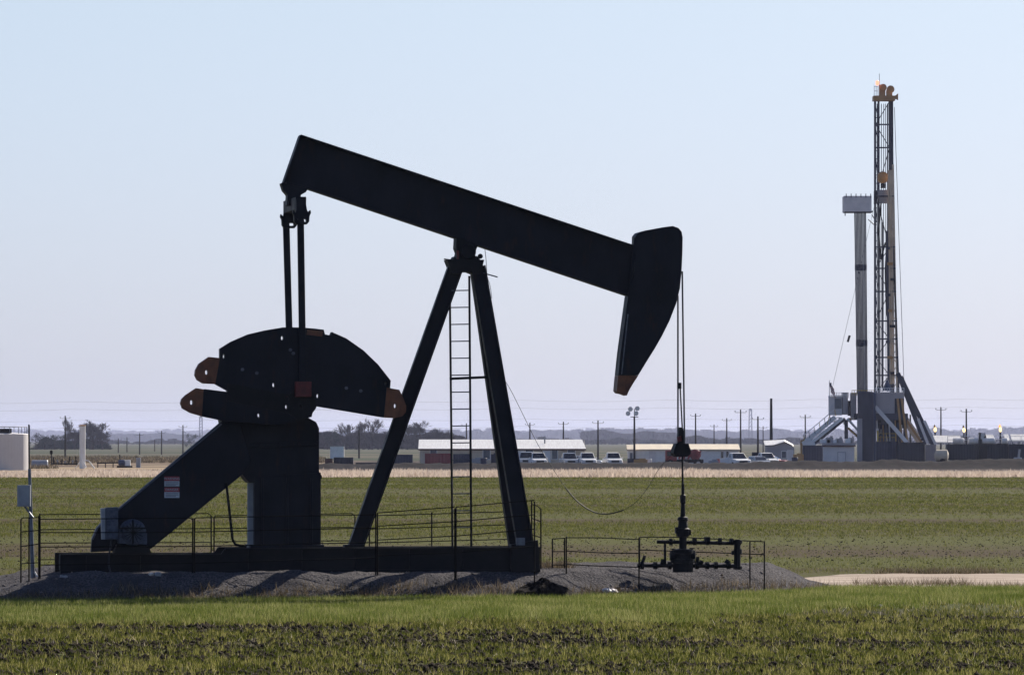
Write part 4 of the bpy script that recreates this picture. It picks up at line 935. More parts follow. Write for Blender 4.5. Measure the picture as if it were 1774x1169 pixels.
t = thing("valve_box", "pale lilac valve box on the rough ground near the belt guard", "valve box", gp(240, Y)); MB().box((0, 0, .55), (.5, .4, 1.1)).build("box", M['greybox'], t, .03); MB().lathe((-.25, 0, 1.15), [(.05, 0), (.2, .03), (.2, .1), (.05, .13)], 12).build("cap", M['pipe'], t)
t = thing("marker_post", "short dark marker post on the rough ground right of the tank", "post", gp(89, Y)); MB().tube((0, 0, 0), (0, 0, 1.7), .06).build("post", M['pipe'], t); MB().lathe((0, 0, 1.5), [(.1, 0), (.17, .05), (.17, .35), (.08, .42)], 10).build("head", M['pipe'], t)
m = MB().lathe((0, 0, 0), [(.45, -.9), (.5, -.85), (.5, .85), (.45, .9)], 14, 'x'); o = m.build("lying_tank", M['greybox']); o.location = gp(69, 772, .35); tag(o, "small grey tank lying on the ground beside the beige storage tank", "tank")

# ---- utility poles
def pole(px, ytop, Y, label, r=.15, arm=True, m=M['wood'], name="utility_pole", group="utility poles across the plain"):
    t = thing(name, label, "pole", gp(px, Y), 0, group); zt = P(px, ytop, Y).z
    MB().tube((0, 0, -.2), (0, 0, zt), r * .95, r * .62, n=8).build("shaft", m, t)
    if arm:
        MB().box((0, -.16, zt - .45), (1.5, .06, .06)).build("crossarm", m, t)
        for s in (-.8, .8):
            MB().lathe((s, -.16, zt - .38), [(.05, 0), (.09, .05), (.09, .12), (.04, .2)], 8).build("insulator", M['pole_blue'], t)
    return t
for a in [(113, 720, 1150, "dark utility pole left of the round bare tree", .16), (205, 759, 1700, "small faint pole just right of the round bare tree", .15), (220, 757, 1800, "faint pole second to the right of the round bare tree", .15),
          (242, 750, 1500, "pole standing right of the standpipe on the open plain", .16), (268, 761, 1900, "smallest faint pole on the open plain at left", .14), (280, 746, 1500, "taller pole left of the belt guard top", .16),
          (317, 736, 1400, "pole beside the small tree above the belt guard", .17), (622, 739, 1180, "pole among the bare trees left of the leaning post leg", .17), (808, 733, 1250, "pole seen through the ladder behind the long trailer roof", .16),
          (918, 732, 1250, "pole crossed by the slack cable behind the long trailer", .17), (976, 730, 1150, "pole behind the right half of the long trailer roof", .16), (1036, 728, 1050, "pole on open ground right of the long trailer", .16),
          (1205, 716, 1150, "pole right of the pumpjack bridle cables", .17), (1237, 735, 1500, "short faint pole behind the bunkhouse roof", .15), (1259, 724, 1250, "pole rising behind the right half of the bunkhouse", .16), (1283, 709, 1000, "tall pole at the right end of the bunkhouse", .15),
          (1313, 721, 1000, "pole above the dark teal container", .17), (1322, 738, 1500, "thin faint pole between the shed and the dark teal container", .14), (1395, 718, 1100, "pole at the foot of the rig stairs", .15), (1630, 705, 1100, "pole right of the rig braces", .16), (1674, 708, 1050, "pole beside the middle gas flare", .17)]:
    pole(*a)
pole(1336, 690, 880, "thick dark pole behind the grey shed, tallest of the poles", .24, False)
pole(1577, 718, 1100, "short dark pole just right of the drilling rig floor", .2, False)
for px_, yt, lb in ((348, 722, "pale blue distant rig mast on the horizon above the belt guard"), (1300, 709, "pale blue distant rig mast on the horizon behind the bunkhouse")):
    t = thing("distant_mast", lb, "rig mast", gp(px_, 9000)); zt = P(px_, yt, 9000).z; m = MB()
    for s in (-1, 1):
        for q in (-1, 1): m.tube((s * 2.2, q * 2.2, 0), (s * 1.5, q * 1.5, zt), .6, n=5)
    for k in range(9): m.beam((-1.1, -1.1, zt * k / 9), (1.1, -1.1, zt * (k + 1) / 9), .3, .3); m.beam((-1.1, 1.1, zt * (k + .5) / 9), (1.1, 1.1, zt * (k + .5) / 9), .4, .3)
    m.build("mast", M['rigsteel'], t); MB().box((0, 0, zt), (2.6, 2.6, 2)).build("crown", M['rigsteel'], t)
# floodlight mast
Y = 790.0
t = thing("floodlight_mast", "tall floodlight mast with a cluster of lamps in front of the bunkhouse left end", "floodlight", gp(1099, Y)); zt = P(0, 722, Y).z
MB().tube((0, 0, 0), (0, 0, zt), .14, .10, n=8).build("mast", M['wood'], t); MB().box((0, 0, zt), (.9, .08, .08)).build("crossbar", M['wood'], t); MB().box((0, 0, zt + .45), (.08, .08, .9)).build("upright", M['wood'], t)
for px_, py in ((1088, 716), (1092, 708.5), (1104, 707.5), (1102, 716)):
    q = P(px_, py, Y); lx, lz = q.x - X(1099, Y), q.z
    lo = MB().lathe((lx, -.1, lz), [(.12, .18), (.27, -.04), (.27, -.14)], 12, 'y').build("flood_lamp", M['black2'], t); MB().lathe((lx, -.1, lz), [(.24, -.15), (.24, -.142)], 12, 'y').build("lamp_glass", M['lampg'], lo)
MB().box((0, 0, .5), (1.6, 1.2, .9)).build("base_trailer", M['navy'], t)

# ---- overhead wires
for i, (pa, pb, Y, lb) in enumerate([(696, 690, 1300, "topmost faint overhead wire across the sky low above the plain"), (709, 704, 1300, "second faint overhead wire from the top"), (728, 722, 1350, "third faint overhead wire from the top"), (741, 735, 1350, "lowest faint overhead wire across the plain")]):
    pts = [P(-120 + 2050 * k / 60, pa + (pb - pa) * k / 60 + 3.0 * abs(math.sin(k * .42)), Y) for k in range(61)]
    o = MB().path([tuple(q) for q in pts], .012, 4).build("overhead_wire", M['wire']); tag(o, lb, "wire", "overhead wires across the plain")

# ------------------------------------------------------------------ drilling rig
YR = 900.0; XR = X(1535, YR)
rig = thing("drilling_rig", "tall drilling rig with ochre crown and racked pipe column beyond the field", "drilling rig", (XR, YR, 0))
def G(px, py, dy=0.0): q = P(px, py, YR + dy); return Vector((q.x - XR, dy, q.z))
def gbox(m, px0, px1, py0, py1, d0, d1):
    a, b_ = G(px0, py0, d0), G(px1, py1, d0); b_.z = max(b_.z, 0.0)
    return m.box(((a.x + b_.x) / 2, (d0 + d1) / 2, (a.z + b_.z) / 2), (b_.x - a.x, d1 - d0, a.z - b_.z))
# mast: four legs, girts, diagonals
legs = {}
for nm, top, bot, dy, r, mm in (("fl", (1516, 176), (1516, 680), -1.2, .14, 'rigsteel'), ("bl", (1522, 176), (1523, 680), 1.4, .13, 'rigsteel'),
                               ("fr", (1543, 176), (1546, 680), 1.4, .28, 'rigsteel'), ("br", (1547, 285), (1554, 680), -1.2, .12, 'tan')):
    A, B = G(*bot, dy), G(*top, dy); A.z = G(0, 680).z
    MB().beam(A, B, r * 2, r * 2, (0, 1, 0)).build("mast_leg", M[mm], rig); legs[nm] = (A, B)
A, B = G(1546.5, 665, -1.3), G(1542.5, 295, -1.3); 
for dx_ in (-.30, -.06, .18): MB().tube(A + Vector((dx_, .1 * dx_, 0)), B + Vector((dx_ * .8, .1 * dx_, 0)), .10, n=10).build("mast_guide_pipe", M['tan'], rig)  # column split into pale pipes to carry its sunlit right side
A, B = G(1540.5, 670, -1.0), G(1538, 400, -1.0); MB().beam(A, B, .46, .3, (0, 1, 0)).build("mast_guide_beam", M['rigsteel'], rig)
for k in range(26):
    ya = 300 + k * 14.4; yb_ = ya + 14.4; fa = (ya - 176) / 504 * 8
    m = MB(); m.beam(G(1547 + fa if k % 2 else 1543 + fa * .5, ya, -1.25), G(1543 + fa * .5 if k % 2 else 1547 + fa, yb_, -1.25), .09, .09); m.build("mast_brace", M['tan' if k % 3 else 'rigpale'], rig)
for k in range(34):
    ya = 190 + k * 14.2
    MB().tube(G(1516.2, ya, -1.35), G(1519.6, ya, -1.35), .05, n=4).build("ladder_rung", M['rigsteel'], rig)
MB().tube(G(1519.6, 180, -1.35), G(1519.6, 678, -1.35), .06, n=5).build("ladder_rail", M['rigsteel'], rig)
for k in range(9):
    ya = 430 + k * 27
    MB().box(G(1538 + 4 * ((k * 7) % 3), ya, -1.5), (.5 + .2 * (k % 2), .4, .35)).build("mast_fitting", M[('rigsteel', 'crown', 'black2')[k % 3]], rig)
A, B = G(1544.5, 176, 1.0), G(1545, 290, 1.0); MB().beam(A, B, .42, .4, (0, 1, 0)).build("mast_leg", M['rigsteel'], rig)
A, B = G(1557, 680, -1.2), G(1548, 430, -1.2); MB().beam(A, B, .24, .24, (0, 1, 0)).build("mast_leg", M['rigsteel'], rig)
gi = [216, 256, 340, 428, 465, 505, 556, 587, 619, 650]
for py in gi:
    f = (py - 176) / 504.0; xl, xr = 1516, 1544 + f * 13
    MB().beam(G(xl - (1.5 if py > 550 else 0), py, -1.25), G(xr, py, -1.25), .22, .18, (0, 0, 1)).build("mast_girt", M['rigsteel'], rig)
pys = [176] + gi + [680]
for i in range(len(pys) - 1):
    m = MB(); a, b_ = pys[i], pys[i + 1]
    s = i % 2
    m.beam(G(1517 if s else 1541, a, 1.4), G(1541 if s else 1517, b_, 1.4), .10, .10); m.build("mast_brace", M['rigsteel'], rig)
    m = MB(); m.beam(G(1516, a, -1.2), G(1522.5, b_, 1.4), .08, .08); m.build("mast_brace", M['rigsteel'], rig)
for px0, px1, r in ((1527, 1526, .05), (1531, 1530, .05), (1534, 1535, .045), (1537.5, 1538, .09), (1540, 1541, .07)):
    MB().tube(G(px0, 180, 0), G(px1, 678, 0), r, n=5).build("drill_line", M['wire'], rig)
MB().tube(G(1529.5, 385, 0), G(1529, 672, 0), .13, n=8).build("drill_string", M['rigsteel'], rig)
MB().path([G(1538, 400, -.5), G(1534, 470, -.5), G(1536, 540, -.5), G(1540, 560, -.5)], .12, 6).build("mud_hose", M['black2'], rig)
MB().path([G(1527, 345, -.3), G(1522, 400, -.3), G(1526, 450, -.3), G(1534, 420, -.3)], .10, 6).build("service_loop", M['black2'], rig)
MB().tube(G(1549.5, 186, -1.6), G(1566, 660, -1.6), .035, n=4).build("guy_line", M['wire'], rig)
MB().tube(G(1514, 360, -2), G(1440, 680, -6), .02, n=4).build("escape_line", M['wire'], rig)
q = G(1470, 587, -3.5); MB().beam(q + Vector((.15, 0, .45)), q - Vector((.1, 0, .4)), .28, .28).build("escape_seat", M['black2'], rig)
# crown
m = MB(); gbox(m, 1513.5, 1551, 166, 174, -1.7, 1.8); m.add([G(1551, 166, -1), G(1556, 162, -1), G(1556, 174, -1), G(1551, 172, -1), G(1551, 166, 1), G(1556, 162, 1), G(1556, 174, 1), G(1551, 172, 1)], [(0, 1, 2, 3), (7, 6, 5, 4), (0, 4, 5, 1), (3, 2, 6, 7), (1, 5, 6, 2)])
cr = m.build("crown_block", M['crown'], rig)
m = MB(); gbox(m, 1523.5, 1534, 147, 166, -.6, .8); gbox(m, 1536, 1546, 156, 166, -.6, .8); m.build("crown_housing", M['crown'], cr)
MB().lathe(G(1543, 155, -.9), [(.35, 0), (.5, .05), (.5, .35), (.35, .4)], 18, 'y').build("crown_sheave", M['crown'], cr)
MB().lathe(G(1530, 152, -.9), [(.35, 0), (.48, .05), (.48, .35), (.35, .4)], 18, 'y').build("crown_sheave", M['crown'], cr)
m = MB()
for px in (1514.5, 1518, 1521): m.tube(G(px, 166, -1.5), G(px, 149, -1.5), .035, n=4)
for py in (150, 158): m.tube(G(1514.5, py, -1.5), G(1521, py, -1.5), .035, n=4)
m.build("crown_railing", M['rigpale'], cr)
MB().lathe(G(1520, 148, -1.2), [(.14, 0), (.22, .1), (.22, .5), (.08, .62)], 10).build("beacon", M['beacon'], cr)
MB().tube(G(1523.5, 147, -.6), G(1523.5, 128, -.6), .03, n=4).build("aerial", M['wire'], cr)
# travelling block, top drive
MB().lathe(G(1529.5, 307.5, -.5), [(.25, 0), (.72, .1), (.80, .5), (.72, .9), (.25, 1)], 18, 'y').build("travelling_block", M['crown'], rig)
m = MB(); gbox(m, 1526, 1534, 318, 326, -.3, .3); m.build("hook", M['black2'], rig)
m = MB(); gbox(m, 1521, 1540, 329, 344, -.8, .8); gbox(m, 1523, 1543, 344, 352, -.9, .6); m.build("top_drive", M['riggrey'], rig)
m = MB(); gbox(m, 1515.5, 1519, 330, 353, -1.5, 1.2); m.build("mast_panel", M['black2'], rig)
# racking board
m = MB(); gbox(m, 1462.5, 1510, 339.5, 366.5, -2.6, -2.5); gbox(m, 1462.5, 1464, 339.5, 366.5, -2.5, 2.4); gbox(m, 1462.5, 1510, 339.5, 366.5, 2.4, 2.5)
m.build("racking_board", M['greywall'], rig)
m = MB(); gbox(m, 1464, 1512, 365, 367.5, -2.49, 2.39); m.build("racking_floor", M['rigsteel'], rig)
for k in range(6): MB().box(G(1466 + k * 8.5, 339, -2.62), (.1, .06, .5)).build("board_post", M['rigsteel'], rig)
for a_, b_ in (((1510, 372, -1), (1519, 385, -1)), ((1504, 380, -1), (1517, 392, -1)), ((1464, 367, -2.4), (1464, 374, -2.4))): MB().tube(G(*a_), G(*b_), .07, n=5).build("board_strut", M['rigsteel'], rig)
# racked stands of drill pipe
for r_ in range(4):
    for c_ in range(9):
        px0 = 1480.5 + c_ * 2.35; px1 = 1485.5 + c_ * 2.1; dy = -1.5 + r_ * .9 + .2 * (c_ % 2)
        m = MB().tube(G(px1, 682, dy), G(px0, 350 + random.random() * 6, dy), .075, n=6)
        for py in (462 + 3 * random.random(), 592 + 4 * random.random()):
            f = (682 - py) / 332; m.tube(G(px1 + (px0 - px1) * f, py + 4, dy), G(px1 + (px0 - px1) * f, py - 4, dy), .10, n=6)
        m.build("pipe_stand", M['rigsteel'] if (c_ < 4 or (r_ + c_) % 3) else M['pole_blue'], rig)
# floor, wind walls, dog house
m = MB(); gbox(m, 1480, 1573, 716, 727, -5, 5); m.build("drill_floor", M['rigsteel'], rig)
m = MB(); gbox(m, 1516, 1566, 679, 716, -4.6, -4.4); gbox(m, 1565, 1566.5, 679, 716, -4.4, 4.4); gbox(m, 1516, 1566, 679, 716, 4.4, 4.6); m.build("wind_wall", M['riggrey'], rig)
m = MB(); gbox(m, 1550, 1566, 690, 716, -4.64, -4.605); m.build("wall_opening", M['navy'], rig)
m = MB(); gbox(m, 1437, 1459, 688, 719, -4, -1); dgh = m.build("dog_house", M['greywall'], rig, .05)
m = MB(); gbox(m, 1436.5, 1461, 685.5, 688, -4.1, -.9); m.build("roof", M['rigpale'], dgh)
m = MB(); gbox(m, 1446, 1458, 690, 708, -4.05, -4.01); m.build("window", M['window'], dgh)
m = MB(); gbox(m, 1460, 1469, 680, 718, -4.2, -2); m.build("exhaust_cabin", M['riggrey'], rig, .05)
m = MB(); gbox(m, 1474, 1484, 680, 722, -4, -2); m.build("stair_tower", M['riggrey'], rig, .05)
m = MB(); gbox(m, 1469.2, 1474, 694, 720, -3.4, -2); m.build("dark_recess", M['black2'], rig)
m = MB().lathe(G(1499.5, 802, -6.0), [(1.05, 0), (1.05, G(0, 682).z), (.9, G(0, 680).z)], 28); 
m.build("tall_tank", M['rigsteel'], rig)
c_ = G(1508, 802, -5.2); MB().lathe(c_, [(.72, 0), (.72, G(0, 684).z), (.5, G(0, 681).z)], 24).build("tall_tank", M['rigblue'], rig)
m = MB(); gbox(m, 1485, 1494, 725, 803, -7.3, -6.9); m.build("pipe_shaft", M['riggrey'], rig)
# substructure
for px in (1466, 1530, 1548, 1568):
    for dy in (-4.2, 4.2): MB().beam(G(px, 803, dy) * 1.0, G(px - (0 if px != 1466 else 0), 727, dy), .45, .4).build("substructure_leg", M['rigsteel'], rig)
for a_, b_, dy, w_, mm in (((1516, 704), (1571, 766), -5.4, .5, 'rigpale'), ((1530, 727), (1560, 800), 4, .3, 'rigsteel'), ((1555, 690), (1563, 770), -4.9, .28, 'crown'), ((1562, 690), (1572, 765), -4.9, .28, 'crown'),
                          ((1468, 725), (1486, 745), -5, .28, 'rigpale'), ((1469, 741), (1487, 757), -5, .3, 'crown'), ((1568, 726), (1594, 765), 3, .9, 'tan'), ((1568, 732), (1603, 770), 4, .45, 'rigpale')):
    MB().beam(G(*a_, dy), G(*b_, dy), w_, .3).build("substructure_brace", M[mm], rig)
for a_, b_, dy in (((1555.5, 646), (1603, 770), -2.2), ((1560, 652), (1617, 772), -2.0)):
    MB().beam(G(*a_, dy), G(*b_, dy), .55, .5).build("mast_strut", M['rigsteel'], rig)
    A, B = G(a_[0] + .65 * (b_[0] - a_[0]), a_[1] + .65 * (b_[1] - a_[1]), dy), G(*b_, dy); off_ = Vector((.30, .0, .12))
    MB().beam(A + off_, B + off_, .35, .52).build("strut_flange", M['rigpale'], rig)
rr_ = np.random.default_rng(3)
for k in range(16):
    px = 1520 + 48 * rr_.random(); py = 735 + 50 * rr_.random(); q = G(px, py, -3 + 2 * rr_.random())
    m = MB(); 
    if k % 3: m.tube(q, q + Vector((rr_.normal(0, .5), .2, -1.3)), .10, n=6)
    else: m.box(q, (.6 + .5 * rr_.random(), .5, .5 + .5 * rr_.random()))
    m.build("floor_machinery", M[['rigpale', 'rigsteel', 'crown', 'black2', 'rigblue'][k % 5]], rig)
m = MB(); gbox(m, 1516, 1572, 727, 742, -3.9, 3.9); m.build("floor_girders", M['black2'], rig)
m = MB(); gbox(m, 1523, 1563, 742, 800, 2.6, 3.8); m.build("setback_wall", M['navy'], rig)
# stairs / catwalk rising from the left
for i, (a_, b_, dy, mm, w_) in enumerate((((1393, 767), (1447, 722), -6, 'rigpale', .55), ((1404, 768), (1459, 724), -6.8, 'rigpale', .4), ((1411, 768), (1464, 725), -6.4, 'rigsteel', .4))):
    MB().beam(G(*a_, dy), G(*b_, dy), w_, .5, (0, 1, 0)).build("stair_stringer", M[mm], rig)
for k in range(12):
    f = k / 11; MB().box(G(1398 + 54 * f, 767 - 44 * f, -6.4), (.45, 1.2, .10)).build("stair_tread", M['rigpale'], rig)
for k in range(7):
    f = k / 6; MB().tube(G(1394 + 54 * f, 766 - 45 * f, -7.1), G(1392 + 54 * f, 754 - 45 * f, -7.1), .05, n=5).build("stair_baluster", M['rigsteel'] if k % 3 else M['yellow'], rig)
MB().tube(G(1391, 755, -7.1), G(1446, 709, -7.1), .05, n=5).build("stair_handrail", M['rigpale'], rig)
for k in range(4): MB().beam(G(1391 + k * 5.5, 764, -6.9), G(1394 + k * 5.5, 772, -6.9), .4, 1.0).build("catwalk_plate", M['rigpale'], rig)
m = MB(); gbox(m, 1387, 1393, 762, 803, -7, -6); m.build("catwalk_post", M['crown'], rig)
MB().tube(G(1437, 720, -7), G(1433, 735, -7), .05, n=5).build("yellow_rail", M['yellow'], rig)
m = MB(); gbox(m, 1519, 1522, 746, 768, -6.2, -6); m.build("yellow_rail", M['yellow'], rig)
# worker in blue on the floor is only a smear of colour: a plain blue cone
q = G(1537, 668, -3.5)
fg = MB().lathe(q, [(.5, -.6), (.42, 0), (.12, .75)], 8).build("blue_cone", M['rigblue'], rig)
for px0, px1, py, dy in ((1437, 1470, 680, -4.2), (1516, 1566, 672, -4.7), (1476, 1514, 676, -4.9)):
    m = MB(); k = int((px1 - px0) / 4)
    for i in range(k + 1): m.tube(G(px0 + (px1 - px0) * i / k, py + 9, dy), G(px0 + (px1 - px0) * i / k, py, dy), .04, n=5)
    for q_ in (0, 4.5): m.tube(G(px0, py + q_, dy), G(px1, py + q_, dy), .035, n=5)
    m.build("floor_railing", M['yellow'] if px0 == 1476 else M['rigpale'], rig)
for k in range(9):
    px = 1519 + k * 5.3
    MB().tube(G(px, 728 + 4 * (k % 3), -4.6), G(px + (-1) ** k * 1.5, 764, -4.4), .09 + .04 * (k % 2), n=6).build("standpipe", M[('rigpale', 'rigsteel', 'crown', 'rigblue')[k % 4]], rig)
for k in range(8):
    f = k / 7; MB().box(G(1572 + 24 * f, 728 + 36 * f, -3.6), (.5, 1.0, .10)).build("stair_tread", M['rigpale'], rig)
MB().beam(G(1570, 727, -3.05), G(1597, 767, -3.05), .3, .08).build("stair_stringer", M['rigpale'], rig); MB().beam(G(1570, 727, -4.15), G(1597, 767, -4.15), .3, .08).build("stair_stringer", M['crown'], rig)
for k in range(5): MB().box(G(1440 + 8 * k, 727 + 5 * (k % 2), -3.5), (.45, .5, .5)).build("floor_machinery", M[('rigpale', 'crown', 'rigsteel')[k % 3]], rig)
# flag on the dog house corner
q = G(1437, 688, -4.2); t = thing("flag", "small red, white and blue flag on a pole at the left corner of the rig", "flag", (XR + q.x, YR + q.y, q.z))
MB().tube((0, 0, -1.6), (0, 0, 2.2), .045, n=6).build("flag_pole", M['rigpale'], t)
for k, mm in enumerate(('red', 'white', 'red', 'white', 'red')):
    m = MB(); z0 = 1.95 - k * .24
    pts = [(x_ * .62 + .04 * k, .10 * math.sin(x_ * 3 + k), z0 - x_ * .9) for x_ in np.linspace(0, 1, 7)]
    vs = [(a, b_, c) for a, b_, c in pts] + [(a, b_, c - .24) for a, b_, c in pts]; vs += [(a, b_ + .02, c) for a, b_, c in vs]
    m.add(vs, [(i, i + 1, i + 8, i + 7) for i in range(6)] + [(i + 14, i + 21, i + 22, i + 15) for i in range(6)]); m.build("stripe", M[mm], t)
m = MB().box((.14, -.03, 1.62), (.26, .05, .5)); m.build("canton", M['bluec'], t)

# boxes round the rig foot
container("water_tank", "dark blue ribbed tank at the foot of the rig stairs", 1391, 1426, 771, 801, 880, M['bluec'], cat="tank")
t, w, hz = building("crew_hut", "pale grey cabin with clutter on its roof in front of the rig", "cabin", 1427, 1480, 872, 771, 0, 767.5, M['greywall'], M['riggrey'], M['brown'], 3.0, True)
opening(t, size(31, 872), .3, 1.5, .9, M['greywall'], "door", M['riggrey'])
rr_ = np.random.default_rng(9)
for k, (px, w_, h_) in enumerate(((1430, 1.3, .5), (1438, .9, .75), (1448, .7, .45), (1455, .8, .6), (1470, .9, .55), (1477, .5, .7))):
    z0 = P(0, 767.4, 872).z; o = MB().box((0, 0, h_ / 2), (w_, .8, h_)).box((w_ * .2, 0, h_ + .1), (w_ * .4, .5, .2)).build("roof_crate", M['rigpale'] if k % 2 == 0 else M['riggrey'], None, .04); o.location = (X(px, 872), 873, z0)
    tag(o, ["pale crate at the left end of the grey cabin roof", "taller grey box second from left on the grey cabin roof", "pale low crate in the middle of the grey cabin roof", "grey box right of the middle on the grey cabin roof", "pale box near the right end of the grey cabin roof", "small grey box at the right end of the grey cabin roof"][k], "crate", "crates on the grey cabin roof")
container("mud_tank", "dark blue mud tank directly under the rig floor", 1518, 1553, 765, 803, 885, M['bluec'], cat="tank", rail=2)
container("mud_tank", "navy mud tank right of the rig floor with a darker recessed side", 1554, 1602, 766, 803, 884, M['navy'], cat="tank")
container("generator_house", "grey generator box at the foot of the right rig struts", 1604, 1621, 770, 800, 886, M['riggrey'], cat="generator")
t = thing("fuel_trailer", "small pale rounded fuel trailer on the dirt right of the rig", "fuel tank", gp(1631, 880)); MB().lathe((0, 0, 1.1), [(.3, -.9), (.75, -.7), (.75, .7), (.3, .9)], 16, 'x').build("tank", M['cream'], t); MB().box((0, 0, .3), (1.4, .9, .3)).build("chassis", M['black2'], t); MB().beam((.8, 0, .5), (1.7, -.3, .02), .14, .12).build("drawbar", M['white'], t)
for s in (-.6, .6): MB().lathe((0.1, s, .38), [(.3, -.1), (.38, -.06), (.38, .06), (.3, .1)], 12, 'y').build("tyre", M['tyre'], t)
# long mud tanks and roofs at the right edge
container("mud_tank", "long dark navy mud tank left of the middle gas flare", 1640, 1690, 769, 797, 905, M['navy'], deep=3, cat="tank", rail=1)
container("mud_tank", "long dark navy mud tank under the right gas flare", 1691, 1746, 768, 797, 906, M['navy'], deep=3, cat="tank", rail=1)
container("mud_tank", "long dark navy mud tank at the right edge of the yard", 1747, 1812, 769, 797, 905, M['navy'], deep=3, cat="tank", rail=1)
def canopy(label, px0, px1, py0, py1, Y, skew=0):
    x0, x1 = X(px0, Y), X(px1, Y); t = thing("roof_canopy", label, "canopy roof", (x0, Y, 0), 0, "pale roofs over the mud tanks"); w = x1 - x0; za, zb_ = P(0, py0, Y + 3).z, P(0, py1, Y).z; sx = size(skew, Y)
    m = MB(); v = [(sx, 0, zb_), (w + sx * .3, 0, zb_), (w - sx * .3, 3.2, za), (0, 3.2, za)]; m.add(v, [(0, 1, 2, 3)]); m.add([(a, b_, c - .12) for a, b_, c in v], [(3, 2, 1, 0)]); m.add(v[:2] + [(a, b_, c - .12) for a, b_, c in v[:2]], [(0, 2, 3, 1)]); m.build("roof_sheet", M['roofw'], t)
    n_ = max(2, int(w / 2.2))
    for k in range(n_ + 1):
        xx = .1 + (w - .2) * k / n_; MB().tube((xx, .15, 0), (xx, .15, zb_), .07, n=6).build("post", M['rigsteel'], t)
    return t
canopy("pale ribbed canopy roof just right of the rig struts", 1619, 1666, 754, 765.5, 915)
canopy("white canopy roof left of the right gas flare", 1708, 1724, 752.5, 764, 912, 2)
canopy("narrow white canopy roof just right of the right gas flare", 1741, 1750, 752, 763, 912, 2)
canopy("white canopy roof at the right edge of the yard", 1753, 1778, 752, 763, 912, 0)
t = thing("stair_unit", "dark stair and hopper unit between the middle and right gas flares", "hopper", gp(1701, 906)); S = lambda px, py: (X(px, 906) - X(1701, 906), 0, P(px, py, 906).z)
MB().prism([(S(1696, 0)[0], S(0, 749)[2]), (S(1706, 0)[0], S(0, 750)[2]), (S(1711, 0)[0], S(0, 766)[2]), (S(1709, 0)[0], 0), (S(1696, 0)[0], 0)], -.5, 1.0).build("frame", M['black2'], t)
MB().box((S(1702, 0)[0], -.6, S(0, 753)[2]), (.5, .12, .5)).build("panel", M['rigpale'], t); MB().box((S(1701, 0)[0], -.6, S(0, 758)[2]), (.4, .12, .35)).build("panel", M['rigpale'], t)
for px, wv, lb in ((1661, .75, "pair of small pale drums on the first navy tank"), (1686, .65, "white round drum on the navy tank right of the middle flare"), (1713, .85, "long white drum on the navy tank below the white canopy"), (1741, .4, "small pale drum on the navy tank right of the right flare")):
    z0 = P(0, 768.5, 905).z
    o = MB().lathe((0, 0, .38), [(.25, -wv), (.4, -wv + .1), (.4, wv - .1), (.25, wv)], 14, 'x').build("drum", M['white']); o.location = (X(px, 905), 905.6, z0); tag(o, lb, "drum", "drums on the mud tanks")
t = thing("pump_unit", "small blue white pump unit on the dirt near the right edge", "pump", gp(1763, 890)); MB().box((0, 0, .55), (1.0, .8, .6)).build("housing", M['silver'], t, .1); MB().tube((.1, 0, .8), (.25, 0, 1.9), .14, n=8).build("pipe", M['greybox'], t); MB().box((0, 0, .15), (1.4, 1.0, .2)).build("skid", M['black2'], t)
for k, (px, py, lb, hot) in enumerate(((1620, 743, "left gas flare with a pale flame and dark tip beside the rig struts", 0), (1670, 744, "middle gas flare with a small pale flame", 0), (1733, 743, "right gas flare with the most orange flame", 1))):
    Y = 930; t = thing("gas_flare", lb, "gas flare", gp(px, Y), 0, "gas flares beside the rig"); zt = P(0, py + 5, Y).z
    MB().tube((0, 0, 0), (0, 0, zt), .12, n=8).build("stack", M['rigsteel'], t)
    MB().lathe((0, 0, zt), [(.05, 0), (.18, .15), (.19, .4), (.08, .62)], 10).build("flame", M['flame'], t)
    MB().lathe((-.07, 0, zt + .60), [(.09, 0), (.16, .08), (.11, .25), (.03, .4)], 8).build("flame_tip", M['flametop'] if hot else M['crown'], t)

# ------------------------------------------------------------------ trees
def bare_tree_mesh(seed, h, spread=.55, dens=1.0, multi=1, twig=.03):
    rr = np.random.default_rng(seed); tr, tw = MB(), MB()
    def grow(m, p, d, ln, r, lv):
        e = p + d * ln; m.tube(p, e, r, r * .68, n=5 if lv < 2 else 3, cap=False)
        if lv >= 5: return
        nb = 2 + (rr.random() < .75 * dens) + (lv >= 2) * (rr.random() < .8 * dens)
        for k in range(nb):
            ax = Vector(rr.normal(0, 1, 3)).normalized(); q = (d + ax * spread * (0.65 + .5 * rr.random()) + Vector((0, 0, .10))).normalized()
            st = p + d * ln * (.55 + .45 * rr.random()) if k else e
            grow(tr if lv < 1 else tw, st, q, ln * (.62 + .26 * rr.random()), max(r * .62, twig), lv + 1)
    for k in range(multi):
        o = Vector((rr.normal(0, .5), rr.normal(0, .5), 0)) if multi > 1 else Vector((0, 0, 0))
        d = Vector((rr.normal(0, .12 + .1 * (multi > 1)), rr.normal(0, .12), 1)).normalized(); grow(tr, o, d, h * .30, h * .022, 0)
    zs = max(v[2] for v in tw.v); f = h / zs
    for m in (tr, tw): m.v = [(a * f, b_ * f, c * f) for a, b_, c in m.v]
    return tr, tw
